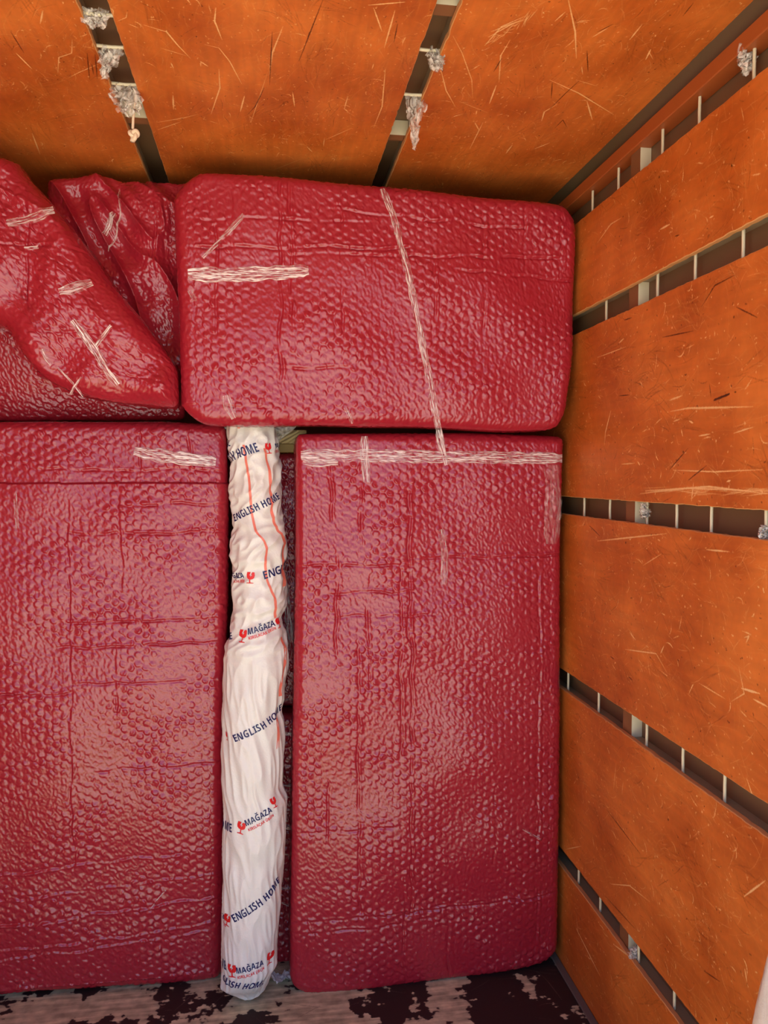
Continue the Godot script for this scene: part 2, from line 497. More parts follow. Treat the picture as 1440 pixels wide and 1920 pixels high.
class Wrap:
	# the relief of a bubble-wrapped face over its own plane coordinates, in metres
	var sd := 0
	var low_amp := 0.006
	var low_scale := 3.0
	var dome := 0.0024
	var wrinkle := 0.0006
	var fold := 0.0
	var fold_dir := Vector2(1, 0)
	var fold_scale := 9.0
	var step_v := -99.0
	var step_h := 0.0
	var upright: Array = []    # [u, v0, v1, depth]
	var level: Array = []      # [v, u0, u1, depth, slope]
	var turn := 0.0
	var bulge := 0.0
	var mid := Vector2.ZERO
	var half := Vector2.ONE
	var n_low: FastNoiseLite
	var n_mid: FastNoiseLite
	var n_amp: FastNoiseLite
	var n_rid: FastNoiseLite
	var n_line: FastNoiseLite
	func setup(s: int) -> void:
		sd = s
		n_low = mk(s)
		n_mid = mk(s + 1)
		n_amp = mk(s + 2)
		n_rid = mk(s + 3)
		n_line = mk(s + 4)
	func mk(s: int) -> FastNoiseLite:
		var f := FastNoiseLite.new()
		f.seed = s
		f.frequency = 1.0
		f.noise_type = FastNoiseLite.TYPE_SIMPLEX_SMOOTH
		f.fractal_type = FastNoiseLite.FRACTAL_NONE
		return f
	func low(u: float, v: float) -> float:
		var h := low_amp * n_low.get_noise_2d(u * low_scale, v * low_scale)
		if bulge != 0.0:
			var a := clampf((u - mid.x) / half.x, -1.0, 1.0)
			var b := clampf((v - mid.y) / half.y, -1.0, 1.0)
			h += bulge * (1.0 - a * a) * (1.0 - b * b)
		if fold != 0.0:
			var p := u * fold_dir.x + v * fold_dir.y
			var q := -u * fold_dir.y + v * fold_dir.x
			var r := 1.0 - absf(n_mid.get_noise_2d(p * fold_scale, q * fold_scale * 0.3)) * 1.7
			h += fold * (r * r - 0.5)
		return h
	func height(u: float, v: float) -> float:
		var h := low(u, v)
		# bubbles on a triangular lattice, each a little tilted and slack
		var pu := u + turn * v
		var pv := v
		if pv < step_v:
			pu += 0.007
			pv += 0.004
		var ci := int(floor(pu / 0.0203 + 0.5))
		var off := 0.5 * float(ci & 1)
		var cj := int(floor(pv / 0.0232 - off + 0.5))
		var dx := pu - ci * 0.0203
		var dy := pv - (cj + off) * 0.0232
		var d := sqrt(dx * dx + dy * dy) / 0.0112
		var amp := clampf(0.78 + 0.7 * n_amp.get_noise_2d(u * 5.0, v * 5.0), 0.2, 1.25)
		if d < 1.0:
			var k := (ci * 73856093) ^ (cj * 19349663) ^ (sd * 83492791)
			var r1 := float(k & 255) / 255.0 - 0.5
			var r2 := float((k >> 8) & 255) / 255.0 - 0.5
			var r3 := float((k >> 16) & 255) / 255.0
			var w := 1.0 - d * d
			var flat := 1.0 - smoothstep(0.62, 1.0, d)
			h += amp * dome * (0.6 * flat + 0.4 * w) * (0.6 + 0.4 * r3) + amp * flat * (dx * r1 + dy * (r2 - 0.12)) * 0.46
			# the pucker in a slack bubble's top
			var pk := (dx * r2 + dy * r1) / 0.0016
			h -= 0.0007 * flat * r3 * exp(-pk * pk)
		# crinkled film
		var c := n_rid.get_noise_2d(u * 55.0, v * 38.0)
		h += wrinkle * (1.0 - 2.2 * absf(c)) * (1.3 - 0.6 * amp)
		h += wrinkle * 0.8 * n_rid.get_noise_2d(u * 120.0 + 40.0, v * 90.0)
		# creases where the sheet was folded
		for a in upright:
			var du: float = u - a[0] - 0.006 * n_line.get_noise_2d(v * 9.0, a[0] * 31.0)
			if du < 0.012 and du > -0.012:
				var g := smoothstep(a[1], a[1] + 0.06, v) * (1.0 - smoothstep(a[2] - 0.06, a[2], v)) * (0.55 + 0.6 * n_line.get_noise_2d(v * 16.0, a[0] * 77.0))
				h += a[3] * g * (-exp(-du * du / 9e-6) + 0.5 * exp(-(du - 0.006) * (du - 0.006) / 1.2e-5))
		for a in level:
			var dv: float = v - a[0] - a[4] * (u - a[1]) - 0.006 * n_line.get_noise_2d(u * 9.0, a[0] * 31.0 + 7.0)
			if dv < 0.012 and dv > -0.012:
				var g := smoothstep(a[1], a[1] + 0.06, u) * (1.0 - smoothstep(a[2] - 0.06, a[2], u)) * (0.6 + 0.6 * n_line.get_noise_2d(u * 16.0, a[0] * 77.0))
				h += a[3] * g * (-exp(-dv * dv / 9e-6) + 0.5 * exp(-(dv - 0.006) * (dv - 0.006) / 1.2e-5))
		if v < step_v:
			h += step_h
		return h

func along_line(pts: PackedVector2Array, n: int) -> PackedVector2Array:
	# n + 1 points evenly along a polyline
	var l := 0.0
	for k in pts.size() - 1:
		l += pts[k].distance_to(pts[k + 1])
	var out := PackedVector2Array()
	var k := 0
	var gone := 0.0
	for j in n + 1:
		var at := l * j / n
		while k < pts.size() - 2 and gone + pts[k].distance_to(pts[k + 1]) < at:
			gone += pts[k].distance_to(pts[k + 1])
			k += 1
		var seg := pts[k].distance_to(pts[k + 1])
		out.append(pts[k].lerp(pts[k + 1], clampf((at - gone) / maxf(seg, 1e-6), 0.0, 1.0)))
	return out

func rounded(pts: PackedVector2Array) -> PackedVector2Array:
	for pass_ in 2:
		var out := PackedVector2Array([pts[0]])
		for k in pts.size() - 1:
			out.append(pts[k].lerp(pts[k + 1], 0.25))
			out.append(pts[k].lerp(pts[k + 1], 0.75))
		out.append(pts[pts.size() - 1])
		pts = out
	return pts

class Face:
	var o := Vector3.ZERO
	var u := Vector3.RIGHT
	var v := Vector3.UP
	var n := Vector3.BACK
	func to(p: Vector3) -> Vector2:
		return Vector2((p - o).dot(u), (p - o).dot(v))
	func at(q: Vector2, w: float) -> Vector3:
		return o + u * q.x + v * q.y + n * w

func face_at(o: Vector3, turn_y := 0.0, tilt_x := 0.0) -> Face:
	var f := Face.new()
	var b := Basis.from_euler(Vector3(deg_to_rad(tilt_x), deg_to_rad(turn_y), 0))
	f.o = o
	f.u = b.x
	f.v = b.y
	f.n = b.z
	return f

func px_line(f: Face, px: Array) -> PackedVector2Array:
	var out := PackedVector2Array()
	for k in range(0, px.size(), 2):
		out.append(f.to(on_plane(px[k], px[k + 1], f.o, f.n)))
	return out

func slab(f: Face, sides: Array, r: float, thick: float, w: Wrap, base: Vector3, cell := 0.0026) -> ArrayMesh:
	# sides: bottom (left to right), right (upwards), top (left to right), left (upwards), outlines of the thing from the front
	var lines := []
	var len_u := 0.0
	var len_v := 0.0
	for k in 4:
		var p: PackedVector2Array = sides[k]
		lines.append(rounded(p))
	for k in 4:
		var l := 0.0
		for j in lines[k].size() - 1:
			l += lines[k][j].distance_to(lines[k][j + 1])
		if k % 2 == 0:
			len_u = maxf(len_u, l)
		else:
			len_v = maxf(len_v, l)
	var nu := int(len_u / cell)
	var nv := int(len_v / cell)
	var c0 := along_line(lines[0], nu)
	var d1 := along_line(lines[1], nv)
	var c1 := along_line(lines[2], nu)
	var d0 := along_line(lines[3], nv)
	# inset the loop by r, with smoothed normals
	var loop := PackedVector2Array()
	for k in nu:
		loop.append(c0[k])
	for k in nv:
		loop.append(d1[k])
	for k in nu:
		loop.append(c1[nu - k])
	for k in nv:
		loop.append(d0[nv - k])
	var m := loop.size()
	var raw := PackedVector2Array()
	for k in m:
		var t := loop[(k + 1) % m] - loop[(k - 1 + m) % m]
		raw.append(Vector2(t.y, -t.x).normalized())
	var nor := PackedVector2Array()
	var reach := maxi(3, int(r / cell * 0.8))
	var acc := Vector2.ZERO
	for k in range(-reach, reach + 1):
		acc += raw[(k + m) % m]
	for k in m:
		nor.append(acc.normalized())
		acc += raw[(k + reach + 1) % m] - raw[(k - reach + m) % m]
	for k in m:
		loop[k] -= nor[k] * r
	for k in nu + 1:
		c0[k] = loop[k]
		c1[nu - k] = loop[(nu + nv + k) % m]
	for k in nv + 1:
		d1[k] = loop[nu + k]
		d0[nv - k] = loop[(2 * nu + nv + k) % m]
	var s := Soup.new()
	var p00 := c0[0]
	var p10 := c0[nu]
	var p01 := c1[0]
	var p11 := c1[nu]
	for j in nv + 1:
		var t := float(j) / nv
		for i in nu + 1:
			var q := float(i) / nu
			var p := c0[i] * (1.0 - t) + c1[i] * t + d0[j] * (1.0 - q) + d1[j] * q - (p00 * (1.0 - q) + p10 * q) * (1.0 - t) - (p01 * (1.0 - q) + p11 * q) * t
			s.v.append(f.at(p, w.height(p.x, p.y)) - base)
			s.t.append(p)
	for j in nv:
		for i in nu:
			var a := j * (nu + 1) + i
			s.i.append_array(PackedInt32Array([a, a + nu + 1, a + 1, a + 1, a + nu + 1, a + nu + 2]))
	# rings round the edge and down the sides
	var ring := PackedInt32Array()
	for k in nu:
		ring.append(k)
	for k in nv:
		ring.append(k * (nu + 1) + nu)
	for k in nu:
		ring.append(nv * (nu + 1) + nu - k)
	for k in nv:
		ring.append((nv - k) * (nu + 1))
	var turns := maxi(5, int(r * 1.57 / cell))
	var down := maxi(2, int((thick - r) / (cell * 3.0)))
	for g in range(1, turns + down + 1):
		var first := s.v.size()
		var fi := minf(1.0, float(g) / turns) * PI / 2
		var deep := r * (1.0 - cos(fi)) + maxf(0.0, float(g - turns) / down) * (thick - r)
		var arc := r * fi + maxf(0.0, float(g - turns) / down) * (thick - r)
		for k in m:
			var q := loop[k] + nor[k] * arc
			var lo := w.low(q.x, q.y)
			var h := lo + (w.height(q.x, q.y) - lo) * lerpf(1.0, 0.45, sin(fi))
			var p := loop[k] + nor[k] * (r * sin(fi) + (h - 0.75 * lo) * sin(fi))
			s.v.append(f.at(p, -deep + h * cos(fi)) - base)
			s.t.append(q)
		for k in m:
			var k2 := (k + 1) % m
			s.i.append_array(PackedInt32Array([ring[k], ring[k2], first + k, ring[k2], first + k2, first + k]))
		ring.resize(m)
		for k in m:
			ring[k] = first + k
	var mid := Vector3.ZERO
	for k in ring:
		mid += s.v[k] / m
	var last := s.v.size()
	s.v.append(mid)
	s.t.append(Vector2.ZERO)
	for k in m:
		s.i.append_array(PackedInt32Array([ring[k], ring[(k + 1) % m], last]))
	s.n.resize(s.v.size())
	s.smooth()
	return s.commit()

func tape(f: Face, w: Wrap, px: Array, width: float, parent: Node3D, sd: int, lift := 0.0042, strength := 1.0, z_after := INF, called := "packing_tape") -> void:
	# clear film tape stuck along a line, stretched into streaks; z_after: from that pixel row on it lies on a plane further back
	var pts := PackedVector2Array()
	for k in range(0, px.size(), 2):
		pts.append(f.to(on_plane(px[k], px[k + 1], f.o, f.n)))
	var l := 0.0
	for k in pts.size() - 1:
		l += pts[k].distance_to(pts[k + 1])
	var n := maxi(4, int(l / 0.004))
	var line := along_line(pts, n)
	var fn := noise(sd, FastNoiseLite.TYPE_SIMPLEX, 2, 1.0)
	var s := Soup.new()
	var cols := maxi(6, int(width / 0.0016))
	for k in n + 1:
		var t := (line[mini(k + 1, n)] - line[maxi(k - 1, 0)]).normalized()
		var side := Vector2(-t.y, t.x)
		var at := l * k / n
		var end := smoothstep(0.0, 0.03, at) * smoothstep(0.0, 0.03, l - at)
		var wid := width * (0.75 + 0.25 * end + 0.18 * fn.get_noise_2d(at * 18.0, 3.0))
		for j in cols + 1:
			var q := float(j) / cols - 0.5
			var p := line[k] + side * q * wid
			var streak := fn.get_noise_2d(at * 7.0, j * 0.9 + 100.0)
			var h := w.low(p.x, p.y) + lift + 0.0012 * streak + 0.0012 * fn.get_noise_2d(at * 90.0, j * 0.35)
			if absf(q) > 0.49:
				h -= lift * 0.5
			var a := clampf((0.24 + 0.6 * streak + 0.5 * fn.get_noise_2d(at * 28.0, j * 0.8 + 40.0)) * strength, 0.03, 0.92)
			s.add(f.at(p, h) - parent.position, f.n, Vector2(q, at), Color(1, 1, 1, a))
	for k in n:
		for j in cols:
			var a := k * (cols + 1) + j
			s.tri(a, a + 1, a + cols + 1)
			s.tri(a + 1, a + cols + 2, a + cols + 1)
	s.smooth()
	part(called, s.commit(null, mats.tape, true), parent)

func bounds(sides: Array) -> Rect2:
	var r := Rect2(sides[0][0], Vector2.ZERO)
	for a in sides:
		for p in a:
			r = r.expand(p)
	return r

func scatter_creases(w: Wrap, r: Rect2, n_up: int, n_level: int, sd: int) -> void:
	rng.seed = sd
	for k in n_up:
		var v0 := r.position.y + rng.randf() * r.size.y * 0.7
		w.upright.append([r.position.x + rng.randf_range(0.06, 0.94) * r.size.x, v0, v0 + rng.randf_range(0.2, 0.7), rng.randf_range(0.002, 0.0055)])
	for k in n_level:
		var u0 := r.position.x + rng.randf() * r.size.x * 0.6
		w.level.append([r.position.y + rng.randf_range(0.05, 0.95) * r.size.y, u0, u0 + rng.randf_range(0.2, 0.7), rng.randf_range(0.002, 0.005), rng.randf_range(-0.06, 0.03)])

# ------------------------------------------------------------------ crumpled film

func scrap_mesh(top: Vector3, widths: Array, length: float, lean: Vector3, sd: int, rough := 0.010) -> ArrayMesh:
	# a scrap of stretch film that hangs from top, with the half widths given from top to bottom
	var fn := noise(sd, FastNoiseLite.TYPE_SIMPLEX, 3, 1.0)
	var s := Soup.new()
	var nv := 26
	var nu := 18
	for j in nv + 1:
		var t := float(j) / nv
		var x := t * (widths.size() - 1)
		var k := mini(int(x), widths.size() - 2)
		var wd: float = lerpf(widths[k], widths[k + 1], x - k)
		for i in nu + 1:
			var q := 2.0 * i / nu - 1.0
			var p := top + Vector3(0, -length * t, 0) + lean * t + Vector3(q * wd, 0, 0)
			var e := Vector3(fn.get_noise_2d(q * 3.0, t * 4.0), fn.get_noise_2d(q * 3.0 + 20.0, t * 4.0), fn.get_noise_2d(q * 3.0 + 40.0, t * 4.0) * 1.6)
			p += e * rough * smoothstep(0.0, 0.12, t + 0.03)
			p.z += 0.006 * absf(fn.get_noise_2d(q * 8.0, t * 2.0))
			var a := clampf(0.42 + 0.8 * fn.get_noise_2d(q * 5.0 + 9.0, t * 3.0), 0.12, 0.95)
			s.add(p, Vector3.BACK, Vector2(q, t), Color(1, 1, 1, a))
	for j in nv:
		for i in nu:
			var a := j * (nu + 1) + i
			s.tri(a, a + 1, a + nu + 1)
			s.tri(a + 1, a + nu + 2, a + nu + 1)
	s.smooth()
	return s.commit(null, mats.clear, true)

func scrap(top: Vector3, widths: Array, length: float, lean: Vector3, sd: int, label: String, rough := 0.010) -> Node3D:
	var o := part("film_scrap", scrap_mesh(Vector3.ZERO, widths, length, lean, sd, rough), self)
	o.position = top
	tag(o, label, "film scrap", "stretch film scraps left on the rails")
	return o

# ------------------------------------------------------------------ the white roll

var roll_rows: Array = []   # [pixel row, left, right]
var roll_tilt: Face
var roll_noise: FastNoiseLite
var roll_noise2: FastNoiseLite
var roll_at := Vector3.ZERO

func roll_row(py: float) -> Vector2:
	var k := 0
	while k < roll_rows.size() - 2 and roll_rows[k + 1][0] < py:
		k += 1
	var a: Array = roll_rows[k]
	var b: Array = roll_rows[k + 1]
	var t := clampf((py - a[0]) / (b[0] - a[0]), 0.0, 1.0)
	t = lerpf(t, t * t * (3.0 - 2.0 * t), 0.6)
	return Vector2(lerpf(a[1], b[1], t), lerpf(a[2], b[2], t))

func roll_point(ang: float, py: float, lift := 0.0) -> Vector3:
	ang = wrapf(ang, -PI, PI)
	var e := roll_row(py)
	var l := on_plane(e.x, py, roll_tilt.o, roll_tilt.n)
	var r := on_plane(e.y, py, roll_tilt.o, roll_tilt.n)
	var c := (l + r) * 0.5
	var rad := (r - l).length() * 0.5
	var deep := minf(rad, 0.082) * (1.0 - 0.75 * smoothstep(1815.0, 1874.0, py))
	var q := ang * 0.083
	var y := c.y
	var up := 1.0 - smoothstep(1180.0, 1260.0, py)
	var wr := up * (0.0048 * (0.45 - absf(roll_noise.get_noise_2d(q * 10.0 + y * 6.0, y * 19.0 - q * 12.0)) * 1.6) + 0.0035 * roll_noise2.get_noise_2d(q * 18.0, y * 12.0))
	wr += (1.0 - up) * (0.0042 * (0.4 - absf(roll_noise.get_noise_2d(q * 26.0 + y * 4.0, y * 6.0)) * 1.5) + 0.0035 * roll_noise2.get_noise_2d(q * 10.0 + y * 5.0, y * 7.0 + 30.0))
	wr *= 1.0 - 0.6 * smoothstep(1820.0, 1870.0, py)
	var out := Vector3(sin(ang), 0, cos(ang))
	return c + Vector3(rad * sin(ang), 0, deep * cos(ang)) + out * (wr + lift) - roll_at

func roll_angle(px: float, py: float) -> float:
	var e := roll_row(py)
	return asin(clampf((px - (e.x + e.y) * 0.5) / ((e.y - e.x) * 0.5), -0.999, 0.999))

func finer(tri: PackedVector2Array, most: float) -> PackedVector2Array:
	# triangles split until no side is longer than most, so that print follows the crumpled bag
	var todo := tri.duplicate()
	var out := PackedVector2Array()
	while todo.size():
		var k := todo.size()
		var p := [todo[k - 3], todo[k - 2], todo[k - 1]]
		todo.resize(k - 3)
		var far := 0
		for j in [1, 2]:
			if p[j].distance_to(p[(j + 1) % 3]) > p[far].distance_to(p[(far + 1) % 3]):
				far = j
		if p[far].distance_to(p[(far + 1) % 3]) <= most:
			out.append_array(PackedVector2Array(p))
			continue
		var m: Vector2 = (p[far] + p[(far + 1) % 3]) * 0.5
		todo.append_array(PackedVector2Array([p[far], m, p[(far + 2) % 3], m, p[(far + 1) % 3], p[(far + 2) % 3]]))
	return out

func lay(tri: PackedVector2Array, x: float, y: float, turn: float, size: float, mat: Material, called: String, parent: Node, squeeze := 1.0, lift := 0.0014) -> void:
	# print on the roll: triangles in letter units, laid from pixel (x, y) on, size pixels to the unit, turned up to the right
	var a0 := roll_angle(x, y)
	var e := roll_row(y)
	var half := (e.y - e.x) * 0.5
	var s := Soup.new()
	var ct := cos(deg_to_rad(turn))
	var sn := sin(deg_to_rad(turn))
	tri = finer(tri, 2.6 / size)
	for p in tri:
		var q := Vector2(p.x * squeeze * ct - p.y * sn, p.x * squeeze * sn + p.y * ct) * size
		var py := y - q.y
		var ang := a0 + q.x / half
		s.add(roll_point(ang, py, lift), Vector3(sin(ang), 0, cos(ang)))
	for k in range(0, tri.size(), 3):
		var n := (s.v[k + 2] - s.v[k]).cross(s.v[k + 1] - s.v[k])
		if n.dot(s.n[k]) >= 0.0:
			s.tri(k, k + 1, k + 2)
		else:
			s.tri(k, k + 2, k + 1)
	part(called, s.commit(), parent, mat)

func line_of(text: String, x0: float, y0: float, x1: float, y1: float, cap: float, mat: Material, parent: Node) -> void:
	# a line of print whose baseline runs from one pixel to the other round the roll
	var tri := letters(text)
	var wide := 0.0
	for p in tri:
		wide = maxf(wide, p.x)
	var e := roll_row((y0 + y1) * 0.5)
	var arc := (roll_angle(x1, y1) - roll_angle(x0, y0)) * (e.y - e.x) * 0.5
	var run := Vector2(arc, y0 - y1)
	lay(tri, x0, y0, rad_to_deg(run.angle()), cap, mat, "lettering", parent, run.length() / (wide * cap))

func letters(text: String) -> PackedVector2Array:
	var font := SystemFont.new()
	font.font_names = PackedStringArray(["Droid Sans"])
	font.font_weight = 700
	var t := TextMesh.new()
	t.font = font
	t.text = text
	t.font_size = 64
	t.pixel_size = 1.0 / 64.0
	t.depth = 0.0
	t.curve_step = 2.0
	t.horizontal_alignment = HORIZONTAL_ALIGNMENT_LEFT
	t.vertical_alignment = VERTICAL_ALIGNMENT_CENTER
	var a := t.get_mesh_arrays()
	var v: PackedVector3Array = a[Mesh.ARRAY_VERTEX]
	var out := PackedVector2Array()
	var idx: PackedInt32Array = a[Mesh.ARRAY_INDEX] if a[Mesh.ARRAY_INDEX] != null else PackedInt32Array(range(v.size()))
	var lo := INF
	for p in v:
		lo = minf(lo, p.y)
	for k in idx:
		out.append(Vector2(v[k].x, v[k].y - lo) / 0.714)   # one unit is the height of a capital
	return out

func poly(px: Array) -> PackedVector2Array:
	var p := PackedVector2Array()
	for k in range(0, px.size(), 2):
		p.append(Vector2(px[k], px[k + 1]))
	var out := PackedVector2Array()
	for k in Geometry2D.triangulate_polygon(p):
		out.append(p[k])
	return out

func glass(x: float, y: float, turn: float, size: float, parent: Node) -> void:
	# the broken wine glass: bowl with a zigzag crack, stem and foot, one unit high
	lay(poly([-0.34, 1.0, -0.40, 0.75, -0.36, 0.52, -0.22, 0.40, -0.05, 0.36, -0.05, 0.09, -0.30, 0.05, -0.30, 0.0, 0.30, 0.0, 0.30, 0.05, 0.05, 0.09, 0.05, 0.36, 0.22, 0.40, 0.36, 0.52, 0.40, 0.75, 0.34, 1.0, 0.12, 1.0, 0.02, 0.78, 0.14, 0.76, -0.06, 0.52, 0.0, 0.70, -0.13, 0.70, -0.02, 1.0]), x, y + size * 0.5, turn, size, mats.ink_red, "glass_mark", parent)

func make_roll() -> void:
	roll_tilt = face_at(Vector3(-0.06, 0.0, -2.135), 0.0, -3.9)
	roll_at = Vector3(-0.06, 0.0, -2.135)
	roll_noise = noise(301, FastNoiseLite.TYPE_SIMPLEX_SMOOTH)
	roll_noise2 = noise(302, FastNoiseLite.TYPE_SIMPLEX_SMOOTH)
	roll_rows = [[800, 425, 518], [804, 425, 518], [853, 429, 525], [876, 433, 527], [926, 430.6, 527], [966, 436, 530], [990, 438, 534], [1013, 432.6, 538], [1042, 431, 537], [1063, 436.5, 532.6], [1101, 435, 536.5], [1130, 436.5, 537], [1159, 435, 528.5], [1188, 431, 535.6], [1211, 420.4, 540], [1246, 419, 540.5], [1305, 417.5, 533], [1334, 417, 528.5], [1350, 416.6, 532.5], [1410, 416.6, 533], [1471, 418, 528], [1501, 418.7, 537.5], [1550, 418.7, 536], [1592, 418, 533], [1637, 418, 530], [1682, 417.5, 528], [1743, 417, 522.5], [1803, 417, 518.5], [1828, 415, 506], [1846, 412.5, 502], [1858, 428, 497], [1868, 446, 487], [1874, 458, 474]]
	var root := thing("fabric_roll", roll_at, "tall roll in a crumpled white printed bag standing between two red bundles", "roll")
	var s := Soup.new()
	var rows := 420
	var n := 200
	for j in rows + 1:
		var py := lerpf(800.0, 1874.0, float(j) / rows)
		for i in n:
			var ang := TAU * i / n
			s.add(roll_point(ang, py), Vector3(sin(ang), 0, cos(ang)), Vector2(float(i) / n, float(j) / rows))
	for j in rows:
		for i in n:
			var a := j * n + i
			var b := j * n + (i + 1) % n
			s.tri(a, b, a + n)
			s.tri(b, b + n, a + n)
	for e in [0, rows]:
		var mid := Vector3.ZERO
		for i in n:
			mid += s.v[e * n + i] / n
		var c := s.add(mid, Vector3.UP)
		for i in n:
			if e == 0:
				s.tri(c, i, (i + 1) % n) if false else s.tri(c, (i + 1) % n, i)
			else:
				s.tri(c, e * n + i, e * n + (i + 1) % n)
	s.smooth()
	part("bag", s.commit(), root, mats.sack)
	# printing
	for a in [["ISH HOME", 434, 870, 486, 848, 16.5], ["ENGLISH HOME", 443, 977, 522, 935, 13], ["ENGLIS", 494.5, 1081, 533.5, 1066, 14.5], ["OME", 422.5, 843, 434.5, 837, 11], ["ME", 425, 1198, 438, 1191, 12], ["ENGLISH HOME", 442, 1375, 527, 1328, 13], ["OME", 418.5, 1544, 437, 1540, 15], ["ENGLISH HOME", 441, 1702, 524, 1644, 14], ["ME", 417.8, 1798, 427, 1796, 15.5], ["GLISH HOME", 418, 1824, 494, 1831, 14.5],
			["MAĞAZA", 465.5, 1180, 516.5, 1167, 10.5], ["MAĞAZA", 462, 1525, 510, 1504, 11], ["MAĞAZA", 445, 1794, 494.5, 1784, 11], ["MAĞ", 514.5, 842, 524.4, 839, 9], ["ĞAZA", 438.5, 1081, 458.5, 1078, 9.5], ["ZA", 418.2, 1709, 424, 1708, 10]]:
		line_of(a[0], a[1], a[2], a[3], a[4], a[5], mats.navy, root)
	for a in [["KIRILACAK ÜRÜN", 467.5, 1188.5, 518, 1174, 5.2], ["KIRILACAK ÜRÜN", 467, 1534, 513, 1513.5, 5.2], ["KIRILACAK ÜRÜN", 447.5, 1803.5, 496, 1793.5, 5.2], ["KIRIL", 516.5, 849.5, 524, 848, 4.5], ["LACAK ÜRÜN", 439, 1089, 460.5, 1086, 5], ["ÜRÜN", 418.4, 1718, 426, 1717, 5]]:
		line_of(a[0], a[1], a[2], a[3], a[4], a[5], mats.ink_red, root)
	for a in [[505, 842, 4.0, 19.0], [470, 1077, -4.0, 20.0], [454, 1183, -4.0, 22.0], [523, 1163, 8.0, 19.0], [425, 1369, 8.0, 15.0], [451, 1529, -10.0, 22.0], [516, 1489, 8.0, 18.0], [427, 1703, -10.0, 21.0], [438, 1791, 4.0, 24.0], [505, 1778, -2.0, 23.0], [513, 1814, 12.0, 20.0]]:
		glass(a[0], a[1], a[2], a[3], root)
	# orange threads woven into the bag
	for a in [[450, 797, 449, 806], [458.5, 836, 462.5, 869, 467, 892, 471, 928, 472, 958, 476, 977, 481, 995, 495, 1008, 502, 1028, 496, 1048, 500, 1080, 510, 1105, 516, 1118, 514, 1153], [496, 842, 501, 862, 505, 884, 507, 918, 509, 958, 514, 980, 522, 995, 534, 1010, 531, 1030, 528, 1048, 529, 1072, 533, 1098], [527, 1190, 534, 1210, 533, 1240, 528, 1265, 524, 1285, 526, 1300], [518, 1338, 521, 1370, 522, 1395]]:
		var s2 := Soup.new()
		var pts := PackedVector2Array()
		for k in range(0, a.size(), 2):
			pts.append(Vector2(a[k], a[k + 1]))
		var line := along_line(rounded(pts), maxi(4, a.size() * 5))
		for k in line.size():
			for e in [-2.2, 2.2]:
				var ang := roll_angle(line[k].x + e, line[k].y)
				s2.add(roll_point(ang, line[k].y, 0.0012), Vector3(sin(ang), 0, cos(ang)))
		for k in line.size() - 1:
			s2.tri(k * 2, k * 2 + 1, k * 2 + 2)
			s2.tri(k * 2 + 1, k * 2 + 3, k * 2 + 2)
		s2.smooth()
		for k in s2.n.size():
			if s2.n[k].z < 0.0:
				s2.n[k] = -s2.n[k]
		part("orange_thread", s2.commit(), root, mats.ink_orange)

# ------------------------------------------------------------------ the scene

func _ready() -> void:
	# camera
	var cam := Camera3D.new()
	cam.name = "camera"
	cam.position = EYE
	cam.rotation = Vector3(deg_to_rad(PITCH), deg_to_rad(YAW), 0)
	cam.fov = rad_to_deg(2.0 * atan(960.0 / FOCAL))
	cam.near = 0.02
	add_child(cam)
	view_basis = Basis.from_euler(Vector3(deg_to_rad(PITCH), deg_to_rad(YAW), 0))
	# sky, sun, exposure
	var env := Environment.new()
	var sky := Sky.new()
	var sm := ProceduralSkyMaterial.new()
	sm.sky_top_color = Color(0.40, 0.55, 0.80)
	sm.sky_horizon_color = Color(0.84, 0.87, 0.90)
	sm.ground_bottom_color = Color(0.35, 0.33, 0.30)
	sm.ground_horizon_color = Color(0.62, 0.60, 0.57)
	sm.sky_energy_multiplier = 1.0
	sky.sky_material = sm
	env.background_mode = Environment.BG_SKY
	env.sky = sky
	env.background_energy_multiplier = 2.3
	env.tonemap_mode = Environment.TONE_MAPPER_LINEAR
	env.tonemap_exposure = 1.46
	env.sdfgi_enabled = true
	env.ssao_enabled = true
	env.ssil_enabled = true
	var we := WorldEnvironment.new()
	we.name = "environment"
	we.environment = env
	add_child(we)
	var sun := DirectionalLight3D.new()
	sun.name = "sun"
	sun.light_color = Color(1.0, 0.97, 0.92)
	sun.light_energy = 5.2
	sun.light_angular_distance = 0.6
	sun.shadow_enabled = true
	sun.rotation_degrees = Vector3(-70, 4, 0)
	add_child(sun)

	make_materials()
	build_shell()
	build_packs()
	make_roll()
	build_small()

const REAR := -0.35
const BACK := -2.95

